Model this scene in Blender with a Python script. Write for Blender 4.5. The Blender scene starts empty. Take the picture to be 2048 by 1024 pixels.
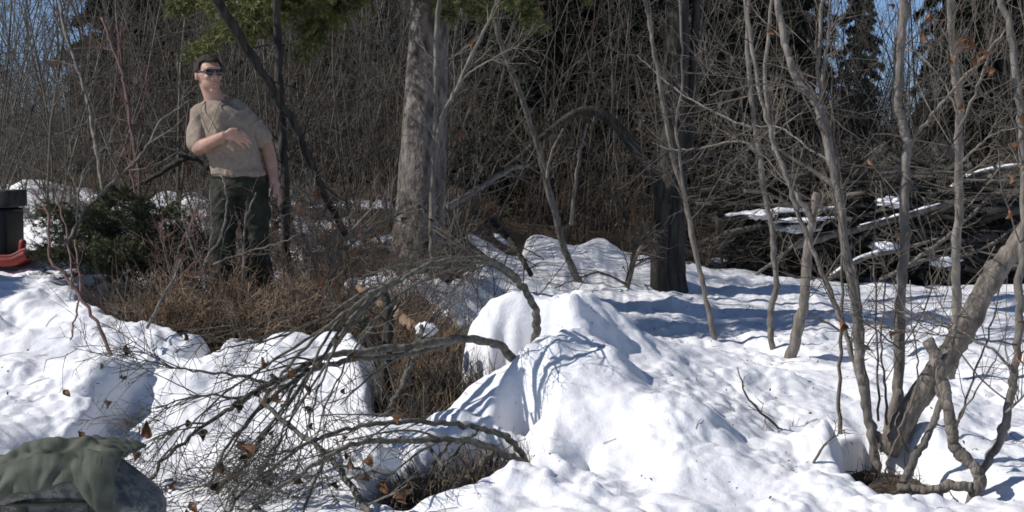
import bpy, math
import numpy as np
from mathutils import Vector

# ------------------------------------------------------------------ camera, sky, sun, exposure
sc = bpy.context.scene
COL = sc.collection
F = 2844.0
PITCH = math.atan(182 / F)
CAM = np.array([0.0, 0.0, 1.5])
cd = bpy.data.cameras.new('camera')
cam = bpy.data.objects.new('camera', cd)
COL.objects.link(cam)
cam.location = CAM
cam.rotation_euler = (math.pi / 2 - PITCH, 0, 0)
cd.sensor_width = 36.0
cd.lens = F / 2048 * 36.0
cd.clip_start = 0.1
cd.clip_end = 2000
sc.camera = cam

SUN_EL = math.radians(39)
SUN_AZ = math.radians(81)            # measured from behind the camera towards the left
S = np.array([-math.cos(SUN_EL) * math.sin(SUN_AZ), -math.cos(SUN_EL) * math.cos(SUN_AZ), math.sin(SUN_EL)])
world = bpy.data.worlds.new('World')
sc.world = world
world.use_nodes = True
wn = world.node_tree
sky = wn.nodes.new('ShaderNodeTexSky')
sky.sky_type = 'NISHITA'
sky.sun_disc = False
sky.sun_elevation = SUN_EL
sky.sun_rotation = math.atan2(S[0], S[1])
sky.air_density = 0.45
sky.dust_density = 0.0
sky.ozone_density = 2.0
bg = wn.nodes['Background']
wn.links.new(sky.outputs[0], bg.inputs[0])
bg.inputs[1].default_value = 0.12
sl = bpy.data.lights.new('sun', 'SUN')
sl.energy = 4.5
sl.angle = math.radians(0.5)
sl.color = (1.0, 0.965, 0.93)
sun = bpy.data.objects.new('sun', sl)
COL.objects.link(sun)
sun.rotation_euler = Vector((-S[0], -S[1], -S[2])).to_track_quat('-Z', 'Y').to_euler()
sun.location = (-20, -8, 20)
vs = sc.view_settings
vs.view_transform = 'Standard'
vs.look = 'None'
vs.exposure = 0.0
vs.gamma = 1.0
sc.render.filter_size = 1.7
sc.cycles.filter_width = 1.7
sc.cycles.max_bounces = 6
sc.cycles.diffuse_bounces = 3

rng = np.random.default_rng(7)

# ------------------------------------------------------------------ helpers: picture to place
def ray(px, py):
    u = (px - 1024) / F
    v = (512 - py) / F
    c, s = math.cos(PITCH), math.sin(PITCH)
    d = np.array([u, c + v * s, -s + v * c])
    return d / d[1]
def P(px, py, d):
    return CAM + ray(px, py) * d

# ------------------------------------------------------------------ helpers: noise
_perm = np.random.default_rng(3).permutation(512)
def _h(ix, iy, iz):
    return _perm[(_perm[(_perm[ix & 511] + iy) & 511] + iz) & 511]
_ga = np.random.default_rng(5).normal(size=(512, 3))
_ga /= np.linalg.norm(_ga, axis=1)[:, None]
def noise3(x, y, z):
    x, y, z = np.broadcast_arrays(np.asarray(x, float), np.asarray(y, float), np.asarray(z, float))
    ix, iy, iz = np.floor(x).astype(int), np.floor(y).astype(int), np.floor(z).astype(int)
    fx, fy, fz = x - ix, y - iy, z - iz
    def fade(t): return t * t * t * (t * (t * 6 - 15) + 10)
    u, v, w = fade(fx), fade(fy), fade(fz)
    def corner(a, b, c):
        g = _ga[_h(ix + a, iy + b, iz + c)]
        return g[..., 0] * (fx - a) + g[..., 1] * (fy - b) + g[..., 2] * (fz - c)
    def lerp(t, a, b): return a + t * (b - a)
    return lerp(w, lerp(v, lerp(u, corner(0, 0, 0), corner(1, 0, 0)), lerp(u, corner(0, 1, 0), corner(1, 1, 0))),
                lerp(v, lerp(u, corner(0, 0, 1), corner(1, 0, 1)), lerp(u, corner(0, 1, 1), corner(1, 1, 1))))
def noise2(x, y, seed=0):
    return noise3(x, y, np.zeros_like(np.asarray(x, float)) + seed * 7.31 + 0.37)
def worley(x, y, seed=0):
    x = np.asarray(x, float); y = np.asarray(y, float)
    ix, iy = np.floor(x).astype(int), np.floor(y).astype(int)
    best = np.full(x.shape, 9.0)
    for a in (-1, 0, 1):
        for b in (-1, 0, 1):
            h = _h(ix + a, iy + b, np.full_like(ix, seed))
            cx = ix + a + (h % 23) / 23.0
            cy = iy + b + ((h // 23) % 22) / 22.0
            best = np.minimum(best, (x - cx) ** 2 + (y - cy) ** 2)
    return np.sqrt(best)
def ss(a, b, t):
    t = np.clip((t - a) / (b - a), 0, 1)
    return t * t * (3 - 2 * t)

# ------------------------------------------------------------------ helpers: meshes and things
def mesh_np(name, V, faces, smooth=True):
    V = np.asarray(V, np.float32)
    if not isinstance(faces, list):
        faces = [faces]
    faces = [np.asarray(f, np.int32) for f in faces if len(f)]
    me = bpy.data.meshes.new(name)
    me.vertices.add(len(V))
    me.vertices.foreach_set('co', V.ravel())
    idx = np.concatenate([f.ravel() for f in faces])
    tot = np.concatenate([np.full(len(f), f.shape[1], np.int32) for f in faces])
    me.loops.add(len(idx))
    me.loops.foreach_set('vertex_index', idx)
    me.polygons.add(len(tot))
    me.polygons.foreach_set('loop_start', np.concatenate([[0], np.cumsum(tot)[:-1]]).astype(np.int32))
    me.polygons.foreach_set('loop_total', tot)
    me.polygons.foreach_set('use_smooth', np.full(len(tot), smooth))
    me.update(calc_edges=True)
    return me
def link(name, data, mat=None, parent=None, loc=None):
    o = bpy.data.objects.new(name, data)
    COL.objects.link(o)
    if mat is not None and data is not None and not data.materials:
        data.materials.append(mat)
    if parent is not None:
        o.parent = parent
    if loc is not None:
        o.location = loc
    return o
def tag(o, label=None, cat=None, group=None, kind=None):
    if label: o['label'] = label
    if cat: o['category'] = cat
    if group: o['group'] = group
    if kind: o['kind'] = kind
    return o
class Thing:
    def __init__(self, name, label, cat, base, group=None):
        self.base = np.asarray(base, float)
        self.o = tag(link(name, None, loc=tuple(self.base)), label, cat, group)
    def part(self, name, geo, mat, smooth=True, kind=None, parent=None, label=None):
        V, Fs = geo
        me = mesh_np(name, np.asarray(V) - self.base, Fs, smooth)
        o = link(name, me, mat, parent or self.o)
        if kind: o['kind'] = kind
        if label: o['label'] = label
        return o
def merge(geos):
    Vs, Fd, n = [], {}, 0
    for V, Fs in geos:
        if not isinstance(Fs, list): Fs = [Fs]
        Vs.append(np.asarray(V))
        for f in Fs:
            f = np.asarray(f)
            if len(f): Fd.setdefault(f.shape[1], []).append(f + n)
        n += len(V)
    return np.concatenate(Vs), [np.concatenate(v) for v in Fd.values()]

# batch of tubes: Pn[n,k,3], R[n,k]
def tubes(Pn, R, sides=4, closed_tip=False):
    Pn = np.asarray(Pn, float); R = np.asarray(R, float)
    n, k, _ = Pn.shape
    T = np.gradient(Pn, axis=1)
    T /= np.linalg.norm(T, axis=2, keepdims=True) + 1e-9
    ref = np.zeros_like(T); ref[..., 1] = 1.0; ref[..., 0] = 0.13; ref[..., 2] = 0.07
    A = np.cross(T, ref); A /= np.linalg.norm(A, axis=2, keepdims=True) + 1e-9
    B = np.cross(T, A)
    th = np.arange(sides) * 2 * math.pi / sides
    V = Pn[:, :, None, :] + R[:, :, None, None] * (np.cos(th)[None, None, :, None] * A[:, :, None, :] + np.sin(th)[None, None, :, None] * B[:, :, None, :])
    V = V.reshape(-1, 3)
    i = np.arange(n)[:, None, None] * k * sides
    j = np.arange(k - 1)[None, :, None] * sides
    s = np.arange(sides)[None, None, :]
    s2 = (s + 1) % sides
    q = np.stack([i + j + s, i + j + s2, i + j + sides + s2, i + j + sides + s], -1).reshape(-1, 4)
    faces = [q]
    if closed_tip:
        caps = (np.arange(n)[:, None] * k * sides + (k - 1) * sides + np.arange(sides)[None, :])
        caps0 = (np.arange(n)[:, None] * k * sides + np.arange(sides)[None, ::-1])
        faces.append(np.concatenate([caps, caps0]))
    return V, faces
def interp(Pn, R, idx, t):
    k = Pn.shape[1]
    f = np.clip(t, 0, 0.9999) * (k - 1)
    a = f.astype(int); w = (f - a)[:, None]
    p = Pn[idx, a] * (1 - w) + Pn[idx, a + 1] * w
    r = R[idx, a] * (1 - w[:, 0]) + R[idx, a + 1] * w[:, 0]
    tg = Pn[idx, a + 1] - Pn[idx, a]
    return p, r, tg / (np.linalg.norm(tg, axis=1, keepdims=True) + 1e-9)
def spawn(Pn, R, m, length, angle, k=4, rr=0.6, rmin=0.0008, up=0.1, wob=0.12, t0=0.15, t1=1.0, r=rng, taper=0.35, lensc=True):
    n = Pn.shape[0]
    idx = np.repeat(np.arange(n), m)
    t = r.uniform(t0, t1, len(idx))
    p, rad, tg = interp(Pn, R, idx, t)
    per = r.normal(size=p.shape)
    per -= (per * tg).sum(1, keepdims=True) * tg
    per /= np.linalg.norm(per, axis=1, keepdims=True) + 1e-9
    a = np.radians(r.uniform(angle[0], angle[1], len(idx)))[:, None]
    d = np.cos(a) * tg + np.sin(a) * per
    L = r.uniform(length[0], length[1], len(idx))
    if lensc: L = L * (1.15 - 0.7 * t)
    out = np.zeros((len(idx), k, 3))
    out[:, 0] = p
    for j in range(1, k):
        out[:, j] = out[:, j - 1] + d * (L / (k - 1))[:, None]
        d = d + r.normal(size=d.shape) * wob
        d[:, 2] += up
        d /= np.linalg.norm(d, axis=1, keepdims=True)
    r0 = np.maximum(rad * rr, rmin)
    rads = r0[:, None] * np.linspace(1, taper, k)[None, :]
    return out, np.maximum(rads, rmin * 0.6)
def smooth_line(W, per=5):
    W = np.asarray(W, float)
    if len(W) < 3:
        t = np.linspace(0, 1, per + 1)[:, None]
        return W[0] * (1 - t) + W[-1] * t
    E = np.concatenate([[2 * W[0] - W[1]], W, [2 * W[-1] - W[-2]]])
    out = []
    for i in range(len(W) - 1):
        p0, p1, p2, p3 = E[i:i + 4]
        for t in np.arange(per) / per:
            out.append(0.5 * ((2 * p1) + (-p0 + p2) * t + (2 * p0 - 5 * p1 + 4 * p2 - p3) * t * t + (-p0 + 3 * p1 - 3 * p2 + p3) * t ** 3))
    out.append(W[-1])
    return np.array(out)
def stem(pts, d0, d1, w0, w1, per=5, jit=0.004):
    """picture points -> a smooth world polyline and its radii (w in photo pixels)"""
    n = len(pts)
    seg = np.concatenate([[0], np.cumsum([math.dist(pts[i], pts[i + 1]) for i in range(n - 1)])])
    seg /= seg[-1]
    D = d0 + (d1 - d0) * seg
    W = np.array([P(a, b, d) for (a, b), d in zip(pts, D)])
    L = smooth_line(W, per)
    L[1:-1] += rng.normal(size=L[1:-1].shape) * jit
    t = np.linspace(0, 1, len(L))
    Dm = L[:, 1]
    R = (w0 + (w1 - w0) * t) * Dm / F / 2
    return L, R
def resample(L, R, k):
    t = np.linspace(0, 1, len(L)); u = np.linspace(0, 1, k)
    return np.stack([np.interp(u, t, L[:, i]) for i in range(3)], 1), np.interp(u, t, R)
def knobby(L, R, amt=0.08):
    return R * (1 + amt * np.random.default_rng(len(L)).normal(size=len(R)))

# ------------------------------------------------------------------ materials
def new_mat(name):
    m = bpy.data.materials.new(name); m.use_nodes = True
    nt = m.node_tree
    return m, nt, nt.nodes['Principled BSDF']
def mat(name, c0, c1, scale=20, rough=0.85, bump=0.0, bscale=None, stretch=(1, 1, 1), detail=5, spec=0.3, rand=0.0, lo=0.35, hi=0.65, c2=None):
    m, nt, b = new_mat(name)
    N = nt.nodes
    tc = N.new('ShaderNodeTexCoord'); mp = N.new('ShaderNodeMapping')
    mp.inputs['Scale'].default_value = stretch
    nt.links.new(tc.outputs['Object'], mp.inputs[0])
    nz = N.new('ShaderNodeTexNoise'); nz.inputs['Scale'].default_value = scale; nz.inputs['Detail'].default_value = detail
    nt.links.new(mp.outputs[0], nz.inputs[0])
    cr = N.new('ShaderNodeValToRGB')
    cr.color_ramp.elements[0].position = lo; cr.color_ramp.elements[0].color = (*c0, 1)
    cr.color_ramp.elements[1].position = hi; cr.color_ramp.elements[1].color = (*c1, 1)
    if c2:
        e = cr.color_ramp.elements.new(min(0.98, hi + 0.12)); e.color = (*c2, 1)
    nt.links.new(nz.outputs[0], cr.inputs[0])
    out = cr.outputs[0]
    if rand:
        oi = N.new('ShaderNodeObjectInfo')
        hs = N.new('ShaderNodeHueSaturation')
        mr = N.new('ShaderNodeMapRange'); mr.inputs[3].default_value = 1 - rand; mr.inputs[4].default_value = 1 + rand
        nt.links.new(oi.outputs['Random'], mr.inputs[0]); nt.links.new(mr.outputs[0], hs.inputs['Value'])
        nt.links.new(out, hs.inputs['Color']); out = hs.outputs[0]
    nt.links.new(out, b.inputs['Base Color'])
    b.inputs['Roughness'].default_value = rough
    b.inputs['Specular IOR Level'].default_value = spec
    if bump:
        n2 = N.new('ShaderNodeTexNoise'); n2.inputs['Scale'].default_value = bscale or scale * 2; n2.inputs['Detail'].default_value = 6
        nt.links.new(mp.outputs[0], n2.inputs[0])
        bp = N.new('ShaderNodeBump'); bp.inputs['Strength'].default_value = bump; bp.inputs['Distance'].default_value = 0.02
        nt.links.new(n2.outputs[0], bp.inputs['Height']); nt.links.new(bp.outputs[0], b.inputs['Normal'])
    return m
M = {}
M['bark_grey'] = mat('bark_grey', (.105, .094, .078), (.235, .21, .178), 30, bump=.5, stretch=(1, 1, .35), rand=.15)
M['bark_pale'] = mat('bark_pale', (.115, .10, .084), (.235, .207, .175), 26, bump=.5, stretch=(1, 1, .3), rand=.12)
M['bark_tan'] = mat('bark_tan', (.10, .086, .070), (.25, .215, .178), 22, bump=.8, bscale=60, stretch=(1, 1, .4))
M['bark_brown'] = mat('bark_brown', (.082, .068, .053), (.185, .156, .126), 30, bump=.4, stretch=(1, 1, .35), rand=.25)
M['bark_red'] = mat('bark_red', (.12, .065, .055), (.22, .14, .12), 30, stretch=(1, 1, .3), rand=.2)
M['bark_dark'] = mat('bark_dark', (.020, .018, .014), (.065, .057, .047), 24, bump=1.0, bscale=40, stretch=(1, 1, .18))
M['bark_spruce'] = mat('bark_spruce', (.06, .052, .045), (.26, .222, .195), 16, bump=1.0, bscale=42, stretch=(1, 1, .45), detail=9)
M['alder'] = mat('alder', (.075, .07, .055), (.19, .175, .145), 34, bump=.5, stretch=(1, 1, 1), c2=(.10, .11, .07))
M['thicket'] = mat('thicket', (.056, .051, .041), (.162, .147, .124), 2.5, rough=.9)
M['thicket_red'] = mat('thicket_red', (.062, .043, .031), (.150, .106, .080), 3, rough=.9)
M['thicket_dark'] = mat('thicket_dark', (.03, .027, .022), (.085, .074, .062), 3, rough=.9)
M['leaf_dead'] = mat('leaf_dead', (.09, .045, .022), (.27, .125, .055), 30, rough=.7, rand=.3)
M['leaf_dark'] = mat('leaf_dark', (.045, .028, .018), (.14, .08, .045), 30, rough=.8, rand=.3)
M['grass_dead'] = mat('grass_dead', (.14, .098, .062), (.42, .31, .21), 9, rough=.9)
M['grass_orange'] = mat('grass_orange', (.14, .085, .04), (.32, .215, .115), 12, rough=.9)
M['needles'] = mat('needles', (.028, .038, .014), (.12, .13, .05), 6, rough=.6, spec=.4)
M['needles_olive'] = mat('needles_olive', (.08, .095, .025), (.24, .24, .07), 5, rough=.6, spec=.4)
M['needles_far'] = mat('needles_far', (.014, .02, .012), (.045, .052, .03), 1.5, rough=.8)
M['wood_cut'] = mat('wood_cut', (.08, .055, .035), (.30, .20, .125), 18, bump=1.0, bscale=50, stretch=(1, .4, .4))

def snow_material():
    m, nt, b = new_mat('snow')
    N = nt.nodes
    tc = N.new('ShaderNodeTexCoord')
    n1 = N.new('ShaderNodeTexNoise'); n1.inputs['Scale'].default_value = 1.7; n1.inputs['Detail'].default_value = 8
    nt.links.new(tc.outputs['Object'], n1.inputs[0])
    cr = N.new('ShaderNodeValToRGB')
    cr.color_ramp.elements[0].position = .25; cr.color_ramp.elements[0].color = (.80, .80, .82, 1)
    cr.color_ramp.elements[1].position = .6; cr.color_ramp.elements[1].color = (.89, .89, .90, 1)
    nt.links.new(n1.outputs[0], cr.inputs[0])
    # scattered specks of bark and needle litter melted into the surface
    n3 = N.new('ShaderNodeTexVoronoi'); n3.inputs['Scale'].default_value = 24
    nt.links.new(tc.outputs['Object'], n3.inputs[0])
    lt = N.new('ShaderNodeMath'); lt.operation = 'LESS_THAN'; lt.inputs[1].default_value = .085
    nt.links.new(n3.outputs['Distance'], lt.inputs[0])
    n4 = N.new('ShaderNodeTexNoise'); n4.inputs['Scale'].default_value = 2.3
    nt.links.new(tc.outputs['Object'], n4.inputs[0])
    gt = N.new('ShaderNodeMath'); gt.operation = 'GREATER_THAN'; gt.inputs[1].default_value = .56
    nt.links.new(n4.outputs[0], gt.inputs[0])
    mu = N.new('ShaderNodeMath'); mu.operation = 'MULTIPLY'
    nt.links.new(lt.outputs[0], mu.inputs[0]); nt.links.new(gt.outputs[0], mu.inputs[1])
    m2 = N.new('ShaderNodeMath'); m2.operation = 'MULTIPLY'; m2.inputs[1].default_value = .5
    nt.links.new(mu.outputs[0], m2.inputs[0])
    mx = N.new('ShaderNodeMix'); mx.data_type = 'RGBA'
    nt.links.new(m2.outputs[0], mx.inputs[0]); nt.links.new(cr.outputs[0], mx.inputs[6])
    mx.inputs[7].default_value = (.16, .11, .08, 1)
    nt.links.new(mx.outputs[2], b.inputs['Base Color'])
    b.inputs['Roughness'].default_value = .75
    b.inputs['Specular IOR Level'].default_value = .25
    n2 = N.new('ShaderNodeTexNoise'); n2.inputs['Scale'].default_value = 30; n2.inputs['Detail'].default_value = 10; n2.inputs['Roughness'].default_value = .68
    nt.links.new(tc.outputs['Object'], n2.inputs[0])
    bp = N.new('ShaderNodeBump'); bp.inputs['Strength'].default_value = .42; bp.inputs['Distance'].default_value = .02
    nt.links.new(n2.outputs[0], bp.inputs['Height']); nt.links.new(bp.outputs[0], b.inputs['Normal'])
    return m
M['snow'] = snow_material()
M['litter'] = mat('litter', (.035, .026, .018), (.14, .10, .068), 14, rough=.95, bump=1.0, bscale=60, detail=9, c2=(.22, .15, .085))

# ------------------------------------------------------------------ ground and snow
HOLE_MAIN = np.array([(-2.95, 9.7), (-2.62, 8.85), (-2.35, 8.35), (-1.9, 8.14), (-1.3, 8.05), (-.85, 8.05), (-.72, 7.75), (-.72, 7.3),
                      (-.64, 6.95), (-.44, 6.88), (-.30, 7.05), (-.05, 7.15), (.15, 7.25), (.2, 7.32), (.1, 7.40), (-.1, 7.42), (-.24, 7.5),
                      (-.28, 7.75), (-.22, 8.3), (.12, 8.7), (.2, 9.4), (.0, 9.9), (-.6, 10.2), (-2.4, 10.3), (-3.0, 10.1)])
HOLE_FRONT = np.array([(-.60, 5.85), (-.42, 5.75), (-.2, 5.85), (.0, 6.12), (.08, 6.3), (.06, 6.52), (-.10, 6.56), (-.26, 6.46), (-.36, 6.25), (-.5, 6.15)])
HOLE_ROOT = np.array([(1.52, 6.2), (1.58, 5.86), (1.84, 5.80), (1.97, 5.98), (1.92, 6.3), (1.88, 6.72), (1.72, 6.85), (1.60, 6.72), (1.53, 6.45)])
HOLE_CRACK = np.array([(-1.71, 8.3), (-1.735, 7.72), (-1.69, 7.72), (-1.645, 8.3)])
HOLE_LEFT = np.array([(-2.02, 6.95), (-1.93, 6.9), (-1.87, 7.15), (-1.93, 7.3)])
HOLE_DOT = np.array([(.0, 6.66), (.07, 6.62), (.10, 6.75), (.03, 6.82)])
HOLE_TWIG = np.array([(.26, 6.18), (.34, 6.15), (.33, 6.27)])
def sdf_poly(poly, x, y):
    d = np.full(x.shape, 1e9); inside = np.zeros(x.shape, bool)
    n = len(poly)
    for i in range(n):
        a, b = poly[i], poly[(i + 1) % n]
        e = b - a
        wx, wy = x - a[0], y - a[1]
        t = np.clip((wx * e[0] + wy * e[1]) / (e @ e), 0, 1)
        d = np.minimum(d, (wx - e[0] * t) ** 2 + (wy - e[1] * t) ** 2)
        c = (a[1] > y) != (b[1] > y)
        with np.errstate(divide='ignore', invalid='ignore'):
            inside ^= c & (x < (b[0] - a[0]) * (y - a[1]) / (b[1] - a[1] if b[1] != a[1] else 1e-9) + a[0])
    d = np.sqrt(d)
    return np.where(inside, -d, d)
def ground_z(x, y):
    x = np.asarray(x, float); y = np.asarray(y, float)
    left = 1 - ss(-.75, .1, x)
    z = .008 * (np.clip(y, -40, 60) - 5)
    z = z + left * .36 * ss(6.4, 8.7, y)
    z = z + (1 - ss(-.9, 2.2, x)) * .22 * ss(9.3, 13, y)
    z = z + .05 * ss(-2.3, -3.8, x) * ss(8, 10.5, y)
    z = z + (1 - ss(.2, 4.5, x)) * .36 * ss(11.5, 15.5, y)
    z = z + .045 * np.clip(y - 16, 0, 80)
    z = z + .17 * np.exp(-(((x + .2) / .42) ** 2 + ((y - 7.45) / .28) ** 2))
    z = z + .05 * np.exp(-(((x - 1.74) / .2) ** 2 + ((y - 6.4) / .35) ** 2))
    z = z + .03 * noise2(x * .7, y * .7, 1) + .02 * noise2(x * 2.3, y * 2.3, 2)
    return z
def snow_parts(x, y):
    g = ground_z(x, y)
    T = np.full(x.shape, .13)
    lb = 1 - ss(-.9, -.45, x)
    T = T + lb * .13 * ss(6.4, 7.9, y)
    # left shelf and the cut step in front of it
    xe = -1.98 + .10 * (y - 7) + .03 * noise2(y * 4, x * 0, 4)
    T = T + .17 * ss(.035, -.035, x - xe) * ss(5.6, 6.3, y) * (1 - ss(7.2, 7.7, y))
    T = T + .06 * ss(-2.3, -3.2, x) * ss(7.6, 9.0, y)
    # shaded lump at the left edge
    T = T + .07 * np.exp(-(((x + 2.85) / .38) ** 2 + ((y - 9.05) / .35) ** 2))
    # heap behind the sled
    T = T + .22 * np.exp(-(((x + 3.58) / .45) ** 2 + ((y - 11.3) / .5) ** 2))
    # pit left of the step
    T = T - .10 * np.exp(-(((x + 2.12) / .13) ** 2 + ((y - 6.35) / .28) ** 2))
    T = T - .07 * np.exp(-(((x + 1.66) / .30) ** 2 + ((y - 6.85) / .35) ** 2))
    # the big mound right of the gully
    dx, dy = x - .20, y - 7.85
    wob = 1 + .22 * noise2(x * 1.1 + 4, y * 1.1, 41)
    r = np.sqrt((dx / np.where(dx > 0, 2.0, 1.35)) ** 2 + (dy / np.where(dy > 0, 1.1, 2.45)) ** 2) * wob
    T = T + .47 * (1 - ss(.0, 1.0, r))
    r = np.sqrt((dx / np.where(dx > 0, .66, .70)) ** 2 + (dy / np.where(dy > 0, .55, 1.35)) ** 2) * wob
    T = T + .16 * (1 - ss(.05, 1.0, r))
    T = T + .10 * np.exp(-(((x - .33) / .10) ** 2 + ((y - 7.45) / .10) ** 2))
    T = T + .05 * np.exp(-(((x - .45) / .16) ** 2 + ((y - 7.8) / .22) ** 2))
    T = T + .07 * np.exp(-(((x - .85) / .20) ** 2 + ((y - 6.45) / .35) ** 2))
    T = T + .06 * np.exp(-(((x - .5) / .14) ** 2 + ((y - 7.0) / .14) ** 2)) - .05 * np.exp(-(((x - .55) / .16) ** 2 + ((y - 7.35) / .14) ** 2))
    # shoulder round the right clump
    T = T + .16 * np.exp(-(((x - 1.52) / .20) ** 2 + ((y - 6.55) / .16) ** 2))
    T = T + .12 * np.exp(-(((x - 1.9) / .30) ** 2 + ((y - 6.75) / .14) ** 2))
    T = T + .10 * np.exp(-(((x - 2.0) / .5) ** 2 + ((y - 7.6) / .4) ** 2))
    T = T + .05 * np.exp(-(((x - 1.2) / .4) ** 2 + ((y - 5.9) / .25) ** 2))
    T = T + .10 * np.exp(-(((x - .30) / .55) ** 2 + ((y - 16.2) / .5) ** 2)) + .10 * np.exp(-(((x - .98) / .32) ** 2 + ((y - 15.3) / .35) ** 2))
    T = T * (1 - .62 * (1 - ss(-.6, -.1, x)) * ss(10.3, 11.5, y) * ss(-3.2, -2.4, x))
    # broad and small unevenness
    wx = x + .10 * noise2(x * 3, y * 3, 11); wy = y + .10 * noise2(x * 3, y * 3, 12)
    near = 1 - ss(12, 18, y)
    T = T + .11 * noise2(x * 1.3, y * 1.3, 5)
    T = T + .075 * noise2(wx * 3.4, wy * 3.4, 6)
    lump = .30 - np.minimum(worley(wx * 6.2, wy * 5.4, 1), .75)
    T = T + near * .066 * lump * (.55 + .9 * noise2(x * 1.1, y * 1.1, 9))
    lump2 = .30 - np.minimum(worley(wx * 14, wy * 12, 2), .75)
    T = T + near * .029 * lump2 * ss(-.35, .25, noise2(x * 1.7, y * 1.7, 8))
    T = T + near * .010 * noise2(wx * 24, wy * 24, 10)
    return g, T
def snow_edge(x, y):
    """distance from the nearest bare patch; negative inside it"""
    n = .07 * noise2(x * 4.5, y * 4.5, 21) + .035 * noise2(x * 13, y * 13, 22)
    s = sdf_poly(HOLE_MAIN, x, y) + n
    s = np.minimum(s, sdf_poly(HOLE_FRONT, x, y) + n * .7)
    s = np.minimum(s, sdf_poly(HOLE_ROOT, x, y) + n * .4)
    s = np.minimum(s, sdf_poly(HOLE_CRACK, x, y) + n * .25)
    s = np.minimum(s, sdf_poly(HOLE_LEFT, x, y) + n * .25)
    s = np.minimum(s, sdf_poly(HOLE_DOT, x, y) + n * .2)
    s = np.minimum(s, sdf_poly(HOLE_TWIG, x, y) + n * .2)
    # ragged far limit of the snow, with patches under the thicket
    lim = 10.3 + 5.1 * ss(-.95, .35, x) + .3 * ss(1.0, 1.8, x) + 2.6 * (x < -2.4)
    far = (lim - y) * .6 + .55 * noise2(x * .8, y * .8, 31) + .28 * noise2(x * 2.6, y * 2.6, 32) + .1 * noise2(x * 7, y * 7, 33)
    patch = .9 * (noise2(x * .9 + 3, y * .9, 35) - .20) + .18 * noise2(x * 4, y * 4, 36) - .5 * ss(15, 22, y)
    patch = np.where(y < 10.2, -1, patch)
    return np.minimum(s, np.maximum(far, patch))
def snow_z(x, y):
    g, T = snow_parts(x, y)
    s = snow_edge(x, y)
    w = np.clip(.35 * T + .03, .05, .16) + .25 * ss(10.5, 12.5, y)
    q = np.clip(s / w, 0, 1)
    prof = np.sqrt(np.clip(1 - (1 - q) ** 2, 0, 1))
    prof = np.where(s <= 0, 0, prof)
    T2 = np.maximum(T, .03) * prof
    return np.where(s <= 0, g - .06 + np.maximum(s, -.3) * .2, g + T2 - .02 * (1 - prof))
def top_z(x, y):
    x = np.atleast_1d(np.asarray(x, float)); y = np.atleast_1d(np.asarray(y, float))
    return np.maximum(snow_z(x, y), ground_z(x, y))
def hit(px, py, d0=4.0, d1=40.0):
    r = ray(px, py)
    d = np.linspace(d0, d1, 1500)
    Q = CAM[None, :] + r[None, :] * d[:, None]
    z = top_z(Q[:, 0], Q[:, 1])
    b = np.nonzero(Q[:, 2] <= z)[0]
    return Q[b[0]] if len(b) else Q[-1]

def axis(lo, a, b, hi, fine, grow=1.16):
    core = np.arange(a, b, fine)
    out, s, v = [], fine, core[-1]
    while v < hi:
        s *= grow; v += s; out.append(v)
    pre, s, v = [], fine, core[0]
    while v > lo:
        s *= grow; v -= s; pre.append(v)
    return np.concatenate([pre[::-1], core, out])
def sheet(name, fn, X, Y, material):
    gx, gy = np.meshgrid(X, Y)
    z = fn(gx, gy)
    V = np.stack([gx, gy, z], -1).reshape(-1, 3)
    nx, ny = len(X), len(Y)
    i = (np.arange(ny - 1)[:, None] * nx + np.arange(nx - 1)[None, :]).ravel()
    q = np.stack([i, i + 1, i + nx + 1, i + nx], 1)
    o = link(name, mesh_np(name, V, q), M[material])
    return tag(o, kind='structure')
sheet('forest_floor', ground_z, axis(-400, -3.4, 3.4, 400, .05, 1.2), axis(-200, 5, 12.5, 600, .05, 1.2), 'litter')
def snow_fn(x, y):
    z = snow_z(x, y)
    # melted, slightly overhanging rims are left to the profile; small droop at steep rims
    return z
sheet('snow', snow_fn, axis(-60, -3.3, 3.0, 60, .0145, 1.08), axis(-10, 5.0, 9.6, 70, .0145, 1.035), 'snow')

# ------------------------------------------------------------------ generic plants
def leaf_mesh(name, size, seed, curl=1.0):
    r = np.random.default_rng(seed)
    u = np.linspace(0, 1, 6); v = np.linspace(-1, 1, 5)
    U, Vv = np.meshgrid(u, v, indexing='ij')
    wid = np.sin(np.clip(U, .02, 1) ** .8 * math.pi * .97) * .36 + .01
    x = Vv * wid
    z = -U + .05 * np.sin(U * 9 + seed)
    y = curl * (.55 * Vv ** 2 * wid * 1.8 + .30 * np.sin(U * 2.6)) + .06 * r.normal(size=U.shape)
    V = np.stack([x, y, z], -1).reshape(-1, 3) * size
    nu, nv = 6, 5
    q = [(i * nv + j, i * nv + j + 1, (i + 1) * nv + j + 1, (i + 1) * nv + j) for i in range(nu - 1) for j in range(nv - 1)]
    V2, F2 = tubes(np.array([[[0, 0, .45], [0, .05, .2], [0, 0, 0]]]) * size, np.full((1, 3), .012) * size, 3)
    return mesh_np(name, *merge([(V, np.array(q)), (V2, F2)]))
LEAF = [leaf_mesh('dead_leaf', .055, s, c) for s, c in ((1, 1.0), (2, 1.5), (3, .7), (4, 1.9))]
for l in LEAF: l.materials.append(M['leaf_dead'])
LEAFD = [leaf_mesh('dark_leaf', .042, s, c) for s, c in ((5, 1.4), (6, 2.0), (7, 1.0))]
for l in LEAFD: l.materials.append(M['leaf_dark'])
def add_leaf(thing, p, size=1.0, dark=False, r=rng):
    src = LEAFD if dark else LEAF
    o = link('leaf', src[r.integers(len(src))], parent=thing.o, loc=tuple(np.asarray(p) - thing.base))
    o.rotation_euler = (r.uniform(-.7, .7), r.uniform(-.7, .7), r.uniform(0, 6.28))
    o.scale = (size * r.uniform(.75, 1.25),) * 3
    return o
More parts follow.
